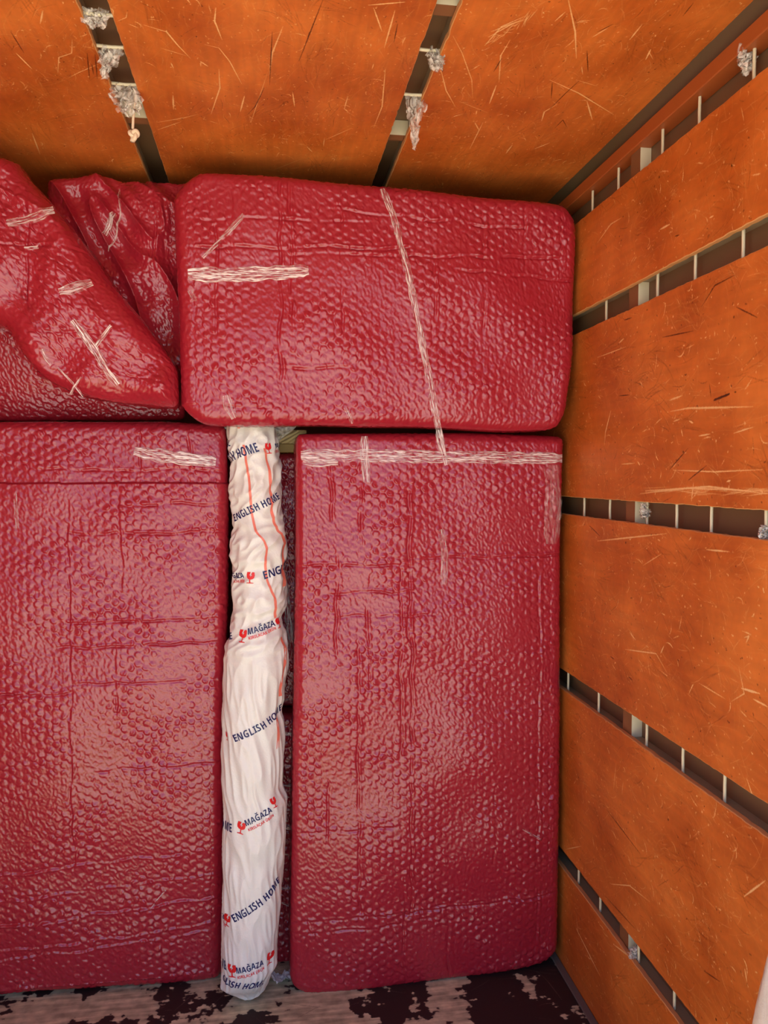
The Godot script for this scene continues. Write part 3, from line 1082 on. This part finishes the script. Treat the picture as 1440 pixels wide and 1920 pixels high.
func build_shell() -> void:
	# ground outside, behind the truck
	var gm := std(Color8(176, 170, 160), 0.9)
	var g := part("ground", box_mesh(Vector3(-40, -1.3, -40), Vector3(40, -1.1, 40)), self, gm)
	tag(g, "pale paved ground outside behind the truck", "ground")
	g.set_meta("kind", "structure")
	# floor
	var fs := Soup.new()
	var uvf := func(p: Vector3) -> Vector2: return Vector2((p.x + 1.5) / 2.4, (p.z + 2.5) / 1.2)
	fs.quad(Vector3(-1.5, 0, BACK), Vector3(0.96, 0, BACK), Vector3(0.96, 0, REAR), Vector3(-1.5, 0, REAR), Vector3.UP, uvf)
	fs.box(Vector3(-1.5, -0.12, BACK), Vector3(0.96, -0.001, REAR))
	var fl := part("floor", fs.commit(), self, mats.floor)
	tag(fl, "worn brown plywood truck floor with pale bare patches", "floor")
	fl.set_meta("kind", "structure")
	# back and left walls close the box
	var bk := part("wall_back", box_mesh(Vector3(-1.5, 0, BACK - 0.05), Vector3(0.96, 2.45, BACK)), self, mats.brown)
	tag(bk, "plywood front wall of the truck box behind the bundles", "wall")
	bk.set_meta("kind", "structure")
	var lf := struct_root("wall_left", "plywood left side wall of the truck box", "wall")
	for a in [[0.0, 0.30], [0.35, 0.845], [0.90, 1.372], [1.424, 1.892], [1.948, 2.337]]:
		part("wall_panel", plank(Vector3(-1.15, a[0], BACK), Vector3.BACK, Vector3.UP, Vector3.RIGHT, REAR - BACK, a[1] - a[0], 0.012, uv_wall, mats.wall, 900 + int(a[0] * 10)), lf)
	part("outer_skin", box_mesh(Vector3(-1.25, -0.1, BACK), Vector3(-1.20, 2.45, REAR)), lf, mats.skin)
	# right wall: five panels, five rails with rods, one pillar
	var wr := struct_root("wall_right", "worn orange plywood right wall with slatted tie rails", "wall")
	part("outer_skin", box_mesh(Vector3(0.925, -0.1, BACK), Vector3(0.975, 2.45, REAR)), wr, mats.skin)
	var gaps := [[0.298, 0.352], [0.843, 0.902], [1.372, 1.424], [1.892, 1.948], [2.206, 2.272]]
	var below := 0.0
	for k in 5:
		part("wall_panel", plank(Vector3(WALL, below, BACK), Vector3.BACK, Vector3.UP, Vector3.LEFT, REAR - BACK, gaps[k][0] - below, 0.012, uv_wall, mats.wall, 40 + k), wr)
		below = gaps[k][1]
	var rods := [[-2.051, -1.905, -1.687, -1.523, -1.36, -1.2], [-2.145, -1.932, -1.667, -1.506, -1.354, -1.2], [-2.043, -1.878, -1.681, -1.55, -1.418, -1.248], [-1.917, -1.649, -1.494, -1.333, -1.19], [-2.012, -1.856, -1.638, -1.489, -1.311, -1.15]]
	for k in 5:
		var y0: float = gaps[k][0]
		var y1: float = gaps[k][1]
		var rail := Node3D.new()
		rail.name = "tie_rail"
		rail.position = Vector3(0.92, y0, 0)
		wr.add_child(rail, true)
		var s := Soup.new()
		s.box(Vector3(0.916, y0 - 0.012, BACK), Vector3(0.924, y1 + 0.012, REAR), rail.position)
		part("back_plate", s.commit(), rail, mats.rail_back)
		for e in [[y0 - 0.012, y0 - 0.006], [y1 + 0.006, y1 + 0.012]]:
			var s2 := Soup.new()
			s2.box(Vector3(0.887, e[0], BACK), Vector3(0.916, e[1], REAR), rail.position)
			part("flange", s2.commit(), rail, mats.rail)
		for z in rods[k]:
			var zz: float = z * 0.892 / WALL
			part("rod", tube_mesh(PackedVector3Array([Vector3(-0.028, -0.01, zz), Vector3(-0.028, (y1 - y0) * 0.5, zz + rng.randf_range(-0.002, 0.002)), Vector3(-0.028, y1 - y0 + 0.01, zz)]), PackedFloat32Array([0.0033])), rail, mats.cream)
	var ps := Soup.new()
	ps.quad(Vector3(0.888, 0, -1.818), Vector3(0.888, 2.3, -1.818), Vector3(0.888, 2.3, -1.77), Vector3(0.888, 0, -1.77), Vector3.LEFT)
	ps.quad(Vector3(0.888, 0, -1.818), Vector3(0.888, 2.3, -1.818), Vector3(0.915, 2.3, -1.818), Vector3(0.915, 0, -1.818), Vector3.FORWARD)
	var pm := ps.commit(null, mats.brown)
	var ps2 := Soup.new()
	ps2.quad(Vector3(0.888, 0, -1.77), Vector3(0.888, 2.3, -1.77), Vector3(0.9155, 2.3, -1.77), Vector3(0.9155, 0, -1.77), Vector3.BACK)
	part("pillar", ps2.commit(pm, mats.cream), wr)
	# ceiling
	var ce := struct_root("ceiling", "worn orange plywood ceiling planks with dark rail gaps", "ceiling")
	part("outer_skin", box_mesh(Vector3(-1.5, 2.40, BACK), Vector3(0.975, 2.45, REAR)), ce, mats.skin)
	var edges := [[-1.2, -0.334], [-0.280, 0.307], [0.350, 0.868]]
	for k in 3:
		part("ceiling_plank", plank(Vector3(edges[k][0], TOP, BACK), Vector3.BACK, Vector3.RIGHT, Vector3.DOWN, REAR - BACK, edges[k][1] - edges[k][0], 0.012, uv_ceiling, mats.ceiling, 60 + k), ce)
	var bars := [[-1.527, -1.635, -1.783], [-1.30, -1.553, -1.735]]
	for k in 2:
		var x0: float = edges[k][1]
		var x1: float = edges[k + 1][0]
		var rail := Node3D.new()
		rail.name = "tie_rail"
		rail.position = Vector3(x0, TOP + 0.05, 0)
		ce.add_child(rail, true)
		var s := Soup.new()
		s.box(Vector3(x0 - 0.02, 2.390, BACK), Vector3(x1 + 0.02, 2.396, REAR), rail.position)
		part("back_plate", s.commit(), rail, mats.rail_back)
		for e in [[x0 - 0.016, x0 - 0.008], [x1 + 0.008, x1 + 0.016]]:
			var s2 := Soup.new()
			s2.box(Vector3(e[0], 2.351, BACK), Vector3(e[1], 2.390, REAR), rail.position)
			part("flange", s2.commit(), rail, mats.rail)
		for z in bars[k]:
			var zz: float = z * 1.012
			part("rod", tube_mesh(PackedVector3Array([Vector3(-0.007, -0.0385, zz), Vector3((x1 - x0) * 0.5, -0.040, zz), Vector3(x1 - x0 + 0.007, -0.0385, zz)]), PackedFloat32Array([0.0035])), rail, mats.cream)
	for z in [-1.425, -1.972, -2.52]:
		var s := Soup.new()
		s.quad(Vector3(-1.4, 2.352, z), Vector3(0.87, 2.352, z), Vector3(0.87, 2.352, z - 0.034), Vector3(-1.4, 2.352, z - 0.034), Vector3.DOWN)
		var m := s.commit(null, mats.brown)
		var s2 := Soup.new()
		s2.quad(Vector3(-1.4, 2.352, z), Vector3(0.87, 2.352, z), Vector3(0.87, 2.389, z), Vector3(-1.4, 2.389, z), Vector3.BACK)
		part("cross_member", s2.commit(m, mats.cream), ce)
	# corner trims
	var t1 := Soup.new()
	t1.quad(Vector3(0.862, 2.345, BACK), Vector3(0.862, 2.345, REAR), Vector3(0.890, 2.304, REAR), Vector3(0.890, 2.304, BACK), Vector3(-0.83, -0.56, 0).normalized())
	t1.box(Vector3(0.862, 2.345, BACK), Vector3(0.925, 2.349, REAR))
	var o1 := part("trim_1", t1.commit(), self, mats.angle)
	tag(o1, "dark dirty metal angle along the ceiling corner", "trim")
	o1.set_meta("kind", "structure")
	var o2 := part("trim_2", box_mesh(Vector3(0.873, 2.272, BACK), Vector3(0.9155, 2.306, REAR), 0.002), self, mats.batten)
	tag(o2, "thin orange wooden batten below the metal angle", "trim")
	o2.set_meta("kind", "structure")
	var o3 := part("trim_3", box_mesh(Vector3(0.852, 0.0, BACK), Vector3(0.8735, 0.006, REAR), 0.002), self, std(Color8(96, 86, 74), 0.8))
	tag(o3, "grimy strip along the foot of the right wall", "trim")
	o3.set_meta("kind", "structure")

func build_packs() -> void:
	# lower right
	var f := face_at(Vector3(0.46, 0.0, -2.143))
	var sides := [px_line(f, [543, 1838, 548, 1857, 565, 1869, 590, 1873, 640, 1868, 800, 1847, 950, 1827, 1005, 1818, 1028, 1809, 1044, 1795, 1050, 1778]), px_line(f, [1050, 1778, 1051, 1700, 1055, 1400, 1055, 1200, 1056, 1000, 1058, 880, 1060, 835]), px_line(f, [555, 832, 557, 816, 565, 811, 700, 812, 900, 811, 1030, 816, 1052, 818, 1059, 823, 1060, 835]), px_line(f, [543, 1838, 545, 1700, 549, 1500, 553, 1200, 556, 1000, 555, 832])]
	var w := Wrap.new()
	w.setup(101)
	w.low_amp = 0.008
	w.bulge = 0.02
	var r := bounds(sides)
	w.mid = r.get_center()
	w.half = r.size * 0.5
	for a in [[620, 880, 960, .005], [676, 880, 1000, .006], [766, 920, 1180, .005], [769, 1060, 1700, .006], [630, 1060, 1220, .004], [690, 1100, 1300, .004], [672, 1230, 1700, .0045], [750, 1090, 1400, .004], [925, 1480, 1600, .003], [1005, 1080, 1760, .003], [757, 1650, 1850, .004], [615, 1480, 1570, .004], [840, 1700, 1840, .003]]:
		var p0 := f.to(on_plane(a[0], a[2], f.o, f.n))
		var p1 := f.to(on_plane(a[0], a[1], f.o, f.n))
		w.upright.append([p0.x, p0.y - 0.05, p1.y + 0.05, a[3]])
	for a in [[1060, 560, 740, .005], [1047, 770, 1050, .005], [1113, 630, 770, .005], [1155, 640, 800, .003], [1565, 560, 760, .003], [1735, 545, 900, .004], [1712, 760, 1050, .0045], [1755, 545, 800, .004]]:
		var p0 := f.to(on_plane(a[1], a[0], f.o, f.n))
		var p1 := f.to(on_plane(a[2], a[0], f.o, f.n))
		w.level.append([p0.y, p0.x - 0.05, p1.x + 0.05, a[3], 0.04 if a[0] > 1500 else 0.0])
	var o := thing("wrapped_bundle", Vector3(0.46, 0, -2.2), "tall upright red bubble-wrapped bundle against the orange right wall, beside the white roll", "bundle")
	part("bubble_wrap", slab(f, sides, 0.028, 0.14, w, o.position), o, mats.red)
	tape(f, w, [564, 854, 700, 855, 860, 857, 1052, 860], 0.034, o, 1, 0.0042, 1.1)
	tape(f, w, [683, 818, 684, 860, 687, 905], 0.024, o, 2, 0.005, 0.8)
	tape(f, w, [568, 868, 600, 870, 634, 868], 0.016, o, 3, 0.005, 1.0)
	tape(f, w, [826, 992, 833, 1040, 830, 1095], 0.022, o, 4, 0.004, 0.5)
	tape(f, w, [1033, 872, 1036, 950, 1034, 1020], 0.05, o, 26, 0.003, 0.35)
	tape(f, w, [976, 1549, 1000, 1564, 1012, 1571], 0.006, o, 5, 0.004, 0.8)
	var right_one := o
	# lower left, its lower part covered by a second sheet
	f = face_at(Vector3(-0.5, 0.0, -2.243))
	sides = [px_line(f, [-190, 1886, -100, 1878, 0, 1869, 150, 1858, 300, 1848, 395, 1842, 412, 1836, 415, 1815]), px_line(f, [415, 1815, 417, 1700, 418, 1500, 419, 1300, 424, 1150, 426, 1000, 426, 900, 425, 815]), px_line(f, [-190, 812, -184, 795, -200, 791, 0, 790, 200, 789, 340, 791, 410, 794, 422, 799, 425, 815]), px_line(f, [-190, 1895, -190, 1500, -190, 1100, -190, 812])]
	w = Wrap.new()
	w.setup(131)
	w.low_amp = 0.007
	w.step_v = f.to(on_plane(200, 906, f.o, f.n)).y
	w.step_h = 0.007
	r = bounds(sides)
	w.mid = r.get_center()
	w.half = r.size * 0.5
	w.bulge = 0.016
	for a in [[1000, 150, 405, .005], [1165, 140, 390, .005], [1212, 130, 390, .006], [1280, 150, 330, .004], [1300, 0, 140, .004], [1440, 200, 410, .004], [880, 80, 420, .004], [945, 250, 410, .004]]:
		var p0 := f.to(on_plane(a[1], a[0], f.o, f.n))
		var p1 := f.to(on_plane(a[2], a[0], f.o, f.n))
		w.level.append([p0.y, p0.x - 0.05, p1.x + 0.05, a[3], 0.0])
	for a in [[1650, .004], [1700, .003], [1748, .006], [1797, .005], [1812, .004]]:
		var p0 := f.to(on_plane(-100, a[0], f.o, f.n))
		w.level.append([p0.y, p0.x, p0.x + 1.0, a[1] * -0.8, 0.055])
	for a in [[262, 800, 905, .005], [355, 800, 905, .004], [138, 950, 1400, .004], [222, 1230, 1330, .004], [140, 1330, 1620, .004], [230, 940, 1100, .004]]:
		var p0 := f.to(on_plane(a[0], a[2], f.o, f.n))
		var p1 := f.to(on_plane(a[0], a[1], f.o, f.n))
		w.upright.append([p0.x, p0.y - 0.04, p1.y + 0.04, a[3]])
	o = thing("wrapped_bundle", Vector3(-0.5, 0, -2.3), "wide upright red bubble-wrapped bundle left of the white roll, a second sheet overlapping across it", "bundle")
	part("bubble_wrap", slab(f, sides, 0.03, 0.2, w, o.position), o, mats.red)
	tape(f, w, [252, 846, 275, 851, 330, 858, 405, 866], 0.036, o, 6, 0.0055, 1.5)
	tape(f, w, [32, 925, 33, 955, 36, 990], 0.014, o, 7, 0.0085, 0.5)
	tape(f, w, [283, 1700, 298, 1680, 312, 1664], 0.008, o, 8, 0.009, 0.9)
	# upper, lying across both
	f = face_at(Vector3(0.33, 1.6, -2.075))
	sides = [px_line(f, [338, 758, 348, 772, 372, 790, 400, 796, 600, 796, 800, 800, 930, 808, 1020, 807, 1046, 803, 1058, 790, 1066, 765]), px_line(f, [1066, 765, 1074, 700, 1080, 640, 1083, 520, 1084, 425]), px_line(f, [323, 368, 332, 348, 350, 330, 372, 317, 400, 316, 600, 332, 800, 352, 950, 368, 1055, 378, 1070, 388, 1082, 408, 1084, 425]), px_line(f, [338, 758, 334, 640, 330, 500, 323, 368])]
	w = Wrap.new()
	w.setup(161)
	w.low_amp = 0.010
	w.bulge = 0.018
	r = bounds(sides)
	w.mid = r.get_center()
	w.half = r.size * 0.5
	for a in [[465, 380, 760, .007, 0.03], [478, 560, 1040, .006, 0.02], [412, 380, 700, .004, 0.02], [510, 870, 1070, .005, -0.03], [690, 540, 680, .005, 0.0], [760, 360, 500, .003, 0.0], [395, 640, 980, .004, -0.05]]:
		var p0 := f.to(on_plane(a[1], a[0], f.o, f.n))
		var p1 := f.to(on_plane(a[2], a[0], f.o, f.n))
		w.level.append([p0.y, p0.x - 0.04, p1.x + 0.04, a[3], a[4]])
	for a in [[527, 330, 700, .006], [545, 330, 640, .005], [408, 420, 620, .004], [640, 400, 620, .003], [905, 410, 620, .0035], [980, 400, 560, .003], [812, 470, 640, .004], [432, 370, 470, .004]]:
		var p0 := f.to(on_plane(a[0], a[2], f.o, f.n))
		var p1 := f.to(on_plane(a[0], a[1], f.o, f.n))
		w.upright.append([p0.x, p0.y - 0.04, p1.y + 0.04, a[3]])
	o = thing("wrapped_bundle", Vector3(0.33, 1.6, -2.15), "large red bubble-wrapped bundle lying on top under the ceiling, taped diagonally", "bundle")
	part("bubble_wrap", slab(f, sides, 0.032, 0.085, w, o.position), o, mats.red)
	tape(f, w, [353, 516, 420, 517, 500, 514, 578, 511], 0.037, o, 9, 0.005, 1.5)
	tape(f, w, [380, 485, 420, 445, 458, 405], 0.014, o, 10, 0.0045, 0.7)
	tape(f, w, [716, 356, 737, 410, 760, 500, 785, 620, 808, 740, 822, 800, 828, 820], 0.019, o, 11, 0.0055, 1.0)
	tape(f, w, [357, 545, 362, 556, 366, 566], 0.02, o, 12, 0.004, 0.5)
	tape(f, w, [424, 742, 430, 765, 440, 785], 0.026, o, 13, 0.0045, 0.6)
	tape(f, w, [646, 764, 655, 780, 660, 795], 0.010, o, 14, 0.0045, 0.9)
	var f2 := face_at(Vector3(0.33, 1.6, -2.13))
	tape(f2, w, [822, 806, 828, 832, 838, 872], 0.022, right_one, 15, 0.006, 1.0)
	# leaning bundle on the far left
	f = face_at(Vector3(-0.55, 1.75, -2.05))
	sides = [px_line(f, [-210, 640, -200, 600, -60, 585, 5, 600, 30, 645, 62, 690, 100, 722, 160, 744, 240, 752, 314, 762, 328, 756, 332, 735]), px_line(f, [332, 735, 331, 690, 300, 645, 215, 545, 160, 462, 110, 405, 60, 345, 25, 294]), px_line(f, [-210, 250, -200, 262, -80, 272, -10, 282, 8, 288, 25, 294]), px_line(f, [-210, 640, -211, 500, -211, 380, -210, 250])]
	w = Wrap.new()
	w.setup(191)
	w.low_amp = 0.016
	w.low_scale = 6.0
	w.fold = 0.008
	w.fold_dir = Vector2(0.35, 0.94)
	w.fold_scale = 7.0
	w.wrinkle = 0.0011
	w.turn = 0.5
	r = bounds(sides)
	w.mid = r.get_center()
	w.half = r.size * 0.5
	w.bulge = 0.03
	scatter_creases(w, r, 6, 5, 20)
	o = thing("wrapped_bundle", Vector3(-0.62, 1.7, -2.2), "plump red bubble-wrapped bundle leaning at a slant at the left edge, with crossed tape", "bundle")
	part("bubble_wrap", slab(f, sides, 0.05, 0.12, w, o.position), o, mats.red)
	tape(f, w, [142, 605, 160, 630, 185, 665, 205, 700, 222, 722], 0.020, o, 16, 0.007, 1.4)
	tape(f, w, [183, 650, 195, 635, 213, 615], 0.014, o, 17, 0.008, 1.4)
	tape(f, w, [118, 553, 140, 548, 175, 532], 0.026, o, 18, 0.007, 1.0)
	tape(f, w, [20, 425, 60, 414, 108, 402], 0.026, o, 19, 0.007, 0.9)
	tape(f, w, [110, 690, 140, 720, 158, 745], 0.007, o, 20, 0.007, 1.0)
	tape(f, w, [132, 740, 145, 722, 155, 708], 0.007, o, 21, 0.008, 1.0)
	tape(f, w, [84, 658, 90, 672, 100, 686], 0.012, o, 22, 0.008, 1.6)
	tape(f, w, [52, 471, 64, 470, 77, 468], 0.012, o, 23, 0.008, 1.8)
	# rumpled bundle behind it
	f = face_at(Vector3(-0.35, 1.95, -2.205))
	sides = [px_line(f, [60, 700, 150, 720, 300, 720, 352, 715]), px_line(f, [352, 715, 354, 600, 354, 450, 350, 342]), px_line(f, [78, 352, 86, 334, 110, 323, 170, 318, 205, 323, 230, 331, 265, 328, 300, 329, 340, 333, 347, 336, 350, 342]), px_line(f, [60, 700, 60, 560, 78, 430, 78, 352])]
	w = Wrap.new()
	w.setup(221)
	w.low_amp = 0.02
	w.low_scale = 7.0
	w.fold = 0.020
	w.fold_dir = Vector2(0.86, 0.5)
	w.fold_scale = 9.0
	w.dome = 0.0018
	w.wrinkle = 0.0012
	r = bounds(sides)
	scatter_creases(w, r, 4, 3, 21)
	o = thing("wrapped_bundle", Vector3(-0.35, 1.64, -2.32), "rumpled soft red bundle under the ceiling between the leaning bundle and the taped top one", "bundle")
	part("bubble_wrap", slab(f, sides, 0.045, 0.09, w, o.position), o, mats.red)
	tape(f, w, [222, 352, 226, 400, 215, 440, 200, 468], 0.006, o, 24, 0.006, 0.9)
	tape(f, w, [196, 440, 204, 425, 214, 400], 0.018, o, 25, 0.008, 0.9)
	# flat bundle below it
	f = face_at(Vector3(-0.5, 1.64, -2.38), 0.0, 20.0)
	sides = [px_line(f, [-190, 796, -100, 794, 100, 792, 250, 791, 330, 791, 344, 788, 346, 778]), px_line(f, [346, 778, 346, 745, 346, 715]), px_line(f, [-190, 580, -200, 575, -60, 580, 10, 600, 40, 640, 100, 680, 200, 700, 300, 706, 340, 710, 346, 715]), px_line(f, [-190, 796, -190, 700, -190, 580])]
	w = Wrap.new()
	w.setup(251)
	w.low_amp = 0.008
	w.wrinkle = 0.0009
	w.turn = 0.2
	r = bounds(sides)
	o = thing("wrapped_bundle", Vector3(-0.5, 1.62, -2.3), "flat dark red bundle squeezed beneath the leaning one, on top of the wide bundle", "bundle")
	part("bubble_wrap", slab(f, sides, 0.02, 0.2, w, o.position), o, mats.red)
	# two narrow ones deep in the gap behind the roll
	var spots := [[[500, 1326, 600, 1326], [600, 1326, 600, 850], [500, 850, 600, 850], [500, 1326, 500, 850], -2.36, "narrow dark red bundle deep in the gap behind the white roll, upper of two", [[1, 533, 1085, 545, 1200, 0.022, 1.1], [2, 528, 1312, 550, 1314, 0.02, 0.5]]], [[495, 1836, 600, 1836], [600, 1836, 600, 1340], [495, 1340, 600, 1340], [495, 1836, 495, 1340], -2.31, "narrow dark red bundle deep in the gap behind the white roll, lower of two", [[3, 530, 1375, 556, 1375, 0.016, 1.2], [4, 528, 1471, 552, 1472, 0.012, 1.5], [5, 530, 1550, 552, 1552, 0.018, 1.0], [6, 525, 1665, 550, 1668, 0.016, 1.1], [7, 523, 1690, 550, 1700, 0.006, 1.0]]]]
	for a in spots:
		f = face_at(Vector3(0.05, 0, a[4]))
		var sd2 := []
		for k in 4:
			var e: Array = a[k]
			sd2.append(px_line(f, [e[0], e[1], lerpf(e[0], e[2], 0.5), lerpf(e[1], e[3], 0.5), e[2], e[3]]))
		w = Wrap.new()
		w.setup(281 + int(a[0][1]))
		w.low_amp = 0.006
		w.wrinkle = 0.001
		r = bounds(sd2)
		o = thing("wrapped_bundle", Vector3(0.08, maxf(0.0, r.position.y), a[4] - 0.1), a[5], "bundle")
		part("bubble_wrap", slab(f, sd2, 0.02, 0.3, w, o.position), o, mats.red)
		for e in a[6]:
			tape(f, w, [e[1], e[2], lerpf(e[1], e[3], 0.5), lerpf(e[2], e[4], 0.5), e[3], e[4]], e[5], o, 40 + e[0], 0.005, e[6])

func build_small() -> void:
	# scraps of stretch film left on the rails
	var y := TOP + 0.012
	var a := on_y(180, 24, y)
	scrap(a + Vector3(-0.004, 0.006, 0.0), [0.026, 0.027, 0.024, 0.012], 0.028, Vector3(0, 0, -0.006), 1, "clear film wound on the ceiling rod nearest the left gap's open end", 0.008)
	scrap(on_y(211, 88, y), [0.018, 0.019, 0.015, 0.008, 0.003], 0.058, Vector3(-0.018, 0, 0), 2, "clear film rag on the second ceiling rod of the left gap")
	var top3 := on_y(233, 158, y)
	scrap(top3, [0.026, 0.031, 0.032, 0.028, 0.008], 0.066, Vector3(0.01, 0, 0), 3, "wide clear film rag above the knotted string in the left ceiling gap")
	scrap(on_y(816, 95, y), [0.016, 0.016, 0.014, 0.009], 0.036, Vector3(0.004, 0, 0), 4, "small clear film rag on the right ceiling gap, nearer the opening")
	scrap(on_y(778, 178, y), [0.026, 0.024, 0.013, 0.010, 0.008, 0.003], 0.118, Vector3(-0.002, 0, 0.004), 5, "long clear film tail hanging from the right ceiling gap", 0.008)
	scrap(on_x(1400, 86, 0.885), [0.010, 0.016, 0.014, 0.010, 0.004], 0.048, Vector3(0, 0, 0), 6, "clear film rag on the wall rail just under the ceiling corner", 0.010)
	scrap(on_x(1208, 944, 0.885), [0.006, 0.012, 0.012, 0.006], 0.032, Vector3(0, 0, 0.004), 7, "small clear film tuft beside the pillar in the middle wall rail", 0.007)
	scrap(on_x(1188, 1775, 0.885), [0.006, 0.013, 0.012, 0.004], 0.036, Vector3(0, 0, 0.006), 8, "small clear film tuft in the lowest wall rail", 0.007)
	scrap(on_x(1430, 985, 0.885), [0.004, 0.008, 0.007, 0.003], 0.026, Vector3(0, 0, 0.003), 9, "clear film tuft at the nearest rod of the middle wall rail", 0.006)
	# knotted string
	var z3 := top3.z
	var p0 := on_z(252, 205, z3)
	var p1 := on_z(249, 242, z3)
	var st := thing("knotted_string", p0, "pale knotted string hanging from the left ceiling gap", "string")
	part("cord", tube_mesh(PackedVector3Array([Vector3(0.003, 0.035, -0.002), Vector3(0, 0, 0), (p1 - p0) * 0.5 + Vector3(-0.001, 0, 0), p1 - p0]), PackedFloat32Array([0.0022, 0.0026, 0.003, 0.003])), st, mats.string)
	var kn := PackedVector3Array()
	for k in 61:
		var t := TAU * k / 60.0
		kn.append(p1 - p0 + Vector3(0.002, -0.012, 0) + Vector3((sin(t) + 2.0 * sin(2.0 * t)) * 0.0032, (cos(t) - 2.0 * cos(2.0 * t)) * 0.0036, -sin(3.0 * t) * 0.0035))
	part("knot", tube_mesh(kn, PackedFloat32Array([0.0042])), st, mats.string)
	part("frayed_end", tube_mesh(PackedVector3Array([p1 - p0 + Vector3(0, -0.018, 0), p1 - p0 + Vector3(-0.001, -0.028, 0.002)]), PackedFloat32Array([0.0045, 0.0055])), st, mats.string)
	# milky sheets around the roll's top and foot
	milky("plastic_sheet", -2.28, [[499, 795], [560, 795], [548, 808], [528, 822], [520, 832], [508, 838]], "milky plastic sheet tucked under the top bundle beside the roll's head", 51)
	milky("plastic_sheet", -2.27, [[398, 797], [426, 797], [428, 806], [412, 802]], "small milky plastic corner between the wide bundle and the roll's head", 52)
	# pale board end behind
	var f := face_at(Vector3(0.06, 1.55, -2.33))
	var bo := thing("wooden_board", Vector3(0.06, 1.55, -2.40), "pale end of a film-covered board in the gap right of the roll's head", "board")
	var q0 := on_z(505, 848, -2.33)
	var q1 := on_z(575, 832, -2.33)
	part("batten", box_mesh(Vector3(q0.x, q0.y, -2.45) - bo.position, Vector3(q1.x, q1.y, -2.33) - bo.position, 0.002), bo, std(Color8(150, 124, 62), 0.6))
	var cs := Soup.new()
	var fn := noise(61, FastNoiseLite.TYPE_SIMPLEX, 2, 1.0)
	for j in 25:
		for i in 41:
			var px := lerpf(505, 575, i / 40.0)
			var py := lerpf(832, 806, j / 24.0)
			var p := on_z(px, py, -2.335)
			p.z += 0.008 * fn.get_noise_2d(px * 0.05 + py * 0.10, (py + px * 0.6) * 0.35) - 0.02 * (j / 24.0)
			cs.add(p - bo.position, Vector3.BACK)
	for j in 24:
		for i in 40:
			var k := j * 41 + i
			cs.tri(k, k + 41, k + 1)
			cs.tri(k + 1, k + 41, k + 42)
	cs.smooth()
	part("covering", cs.commit(), bo, std(Color8(226, 204, 146), 0.4))
	# white flap on the floor by the roll's foot
	var fp := Soup.new()
	for j in 11:
		for i in 21:
			var p := on_y(lerpf(498, 545, i / 20.0), lerpf(1842, 1826, j / 10.0) - 3.0 * sin(i * 0.4), 0.004)
			p.y += 0.006 + 0.006 * fn.get_noise_2d(i * 0.3, j * 0.35) + 0.004 * sin(i * 0.5)
			fp.add(p - Vector3(-0.02, 0, -2.2), Vector3.UP)
	for j in 10:
		for i in 20:
			var k := j * 21 + i
			fp.tri(k, k + 21, k + 1)
			fp.tri(k + 1, k + 21, k + 22)
	fp.smooth()
	var fo := part("plastic_flap", fp.commit(), self, mats.sack)
	fo.position = Vector3(-0.02, 0, -2.2)
	tag(fo, "white crumpled plastic flap on the floor at the roll's foot", "plastic flap")
	# white sack leaning on the wall near the opening
	var c := Vector3(0.80, 0.0, -1.035)
	var so := thing("white_sack", Vector3(c.x, 0, c.z), "plain white sack against the right wall at the photo's lower right corner", "sack")
	var ss := Soup.new()
	var fs := noise(66, FastNoiseLite.TYPE_SIMPLEX_SMOOTH, 2, 1.0)
	for j in 61:
		var t := j / 60.0
		for i in 48:
			var ang := TAU * i / 48.0
			var e := pow(sin(PI * clampf(t, 0.004, 0.996)), 0.6)
			var wr := 1.0 + 0.10 * fs.get_noise_2d(cos(ang) * 2.0 + 5.0, t * 5.0 + sin(ang) * 2.0)
			ss.add(Vector3(cos(ang) * 0.055 * e * wr + (t - 0.5) * 0.01, t * 0.85, sin(ang) * 0.105 * e * wr), Vector3.UP)
	for j in 60:
		for i in 48:
			var k := j * 48 + i
			var k2 := j * 48 + (i + 1) % 48
			ss.tri(k, k + 48, k2)
			ss.tri(k2, k + 48, k2 + 48)
	ss.smooth()
	part("bag", ss.commit(), so, mats.sack)

func milky(called: String, z: float, px: Array, label: String, sd: int) -> void:
	var fn := noise(sd, FastNoiseLite.TYPE_SIMPLEX, 2, 1.0)
	var p2 := PackedVector2Array()
	for p in px:
		var q := on_z(p[0], p[1], z)
		p2.append(Vector2(q.x, q.y))
	var s := Soup.new()
	var mid := Vector2.ZERO
	for p in p2:
		mid += p / p2.size()
	var ring := along_line(p2 + PackedVector2Array([p2[0]]), 40)
	var at := Vector3(mid.x, mid.y, z)
	for j in 9:
		for i in 40:
			var p := mid.lerp(ring[i], j / 8.0)
			s.add(Vector3(p.x - mid.x, p.y - mid.y, 0.006 * fn.get_noise_2d(p.x * 60.0, p.y * 90.0)), Vector3.BACK, Vector2.ZERO, Color(1, 1, 1, clampf(0.8 + 0.5 * fn.get_noise_2d(p.x * 90.0, p.y * 30.0), 0.3, 1.0)))
	for j in 8:
		for i in 40:
			var k := j * 40 + i
			var k2 := j * 40 + (i + 1) % 40
			s.tri(k, k2, k + 40)
			s.tri(k2, k2 + 40, k + 40)
	s.smooth()
	var o := part(called, s.commit(null, mats.milky, true), self)
	o.position = at
	tag(o, label, "plastic sheet")
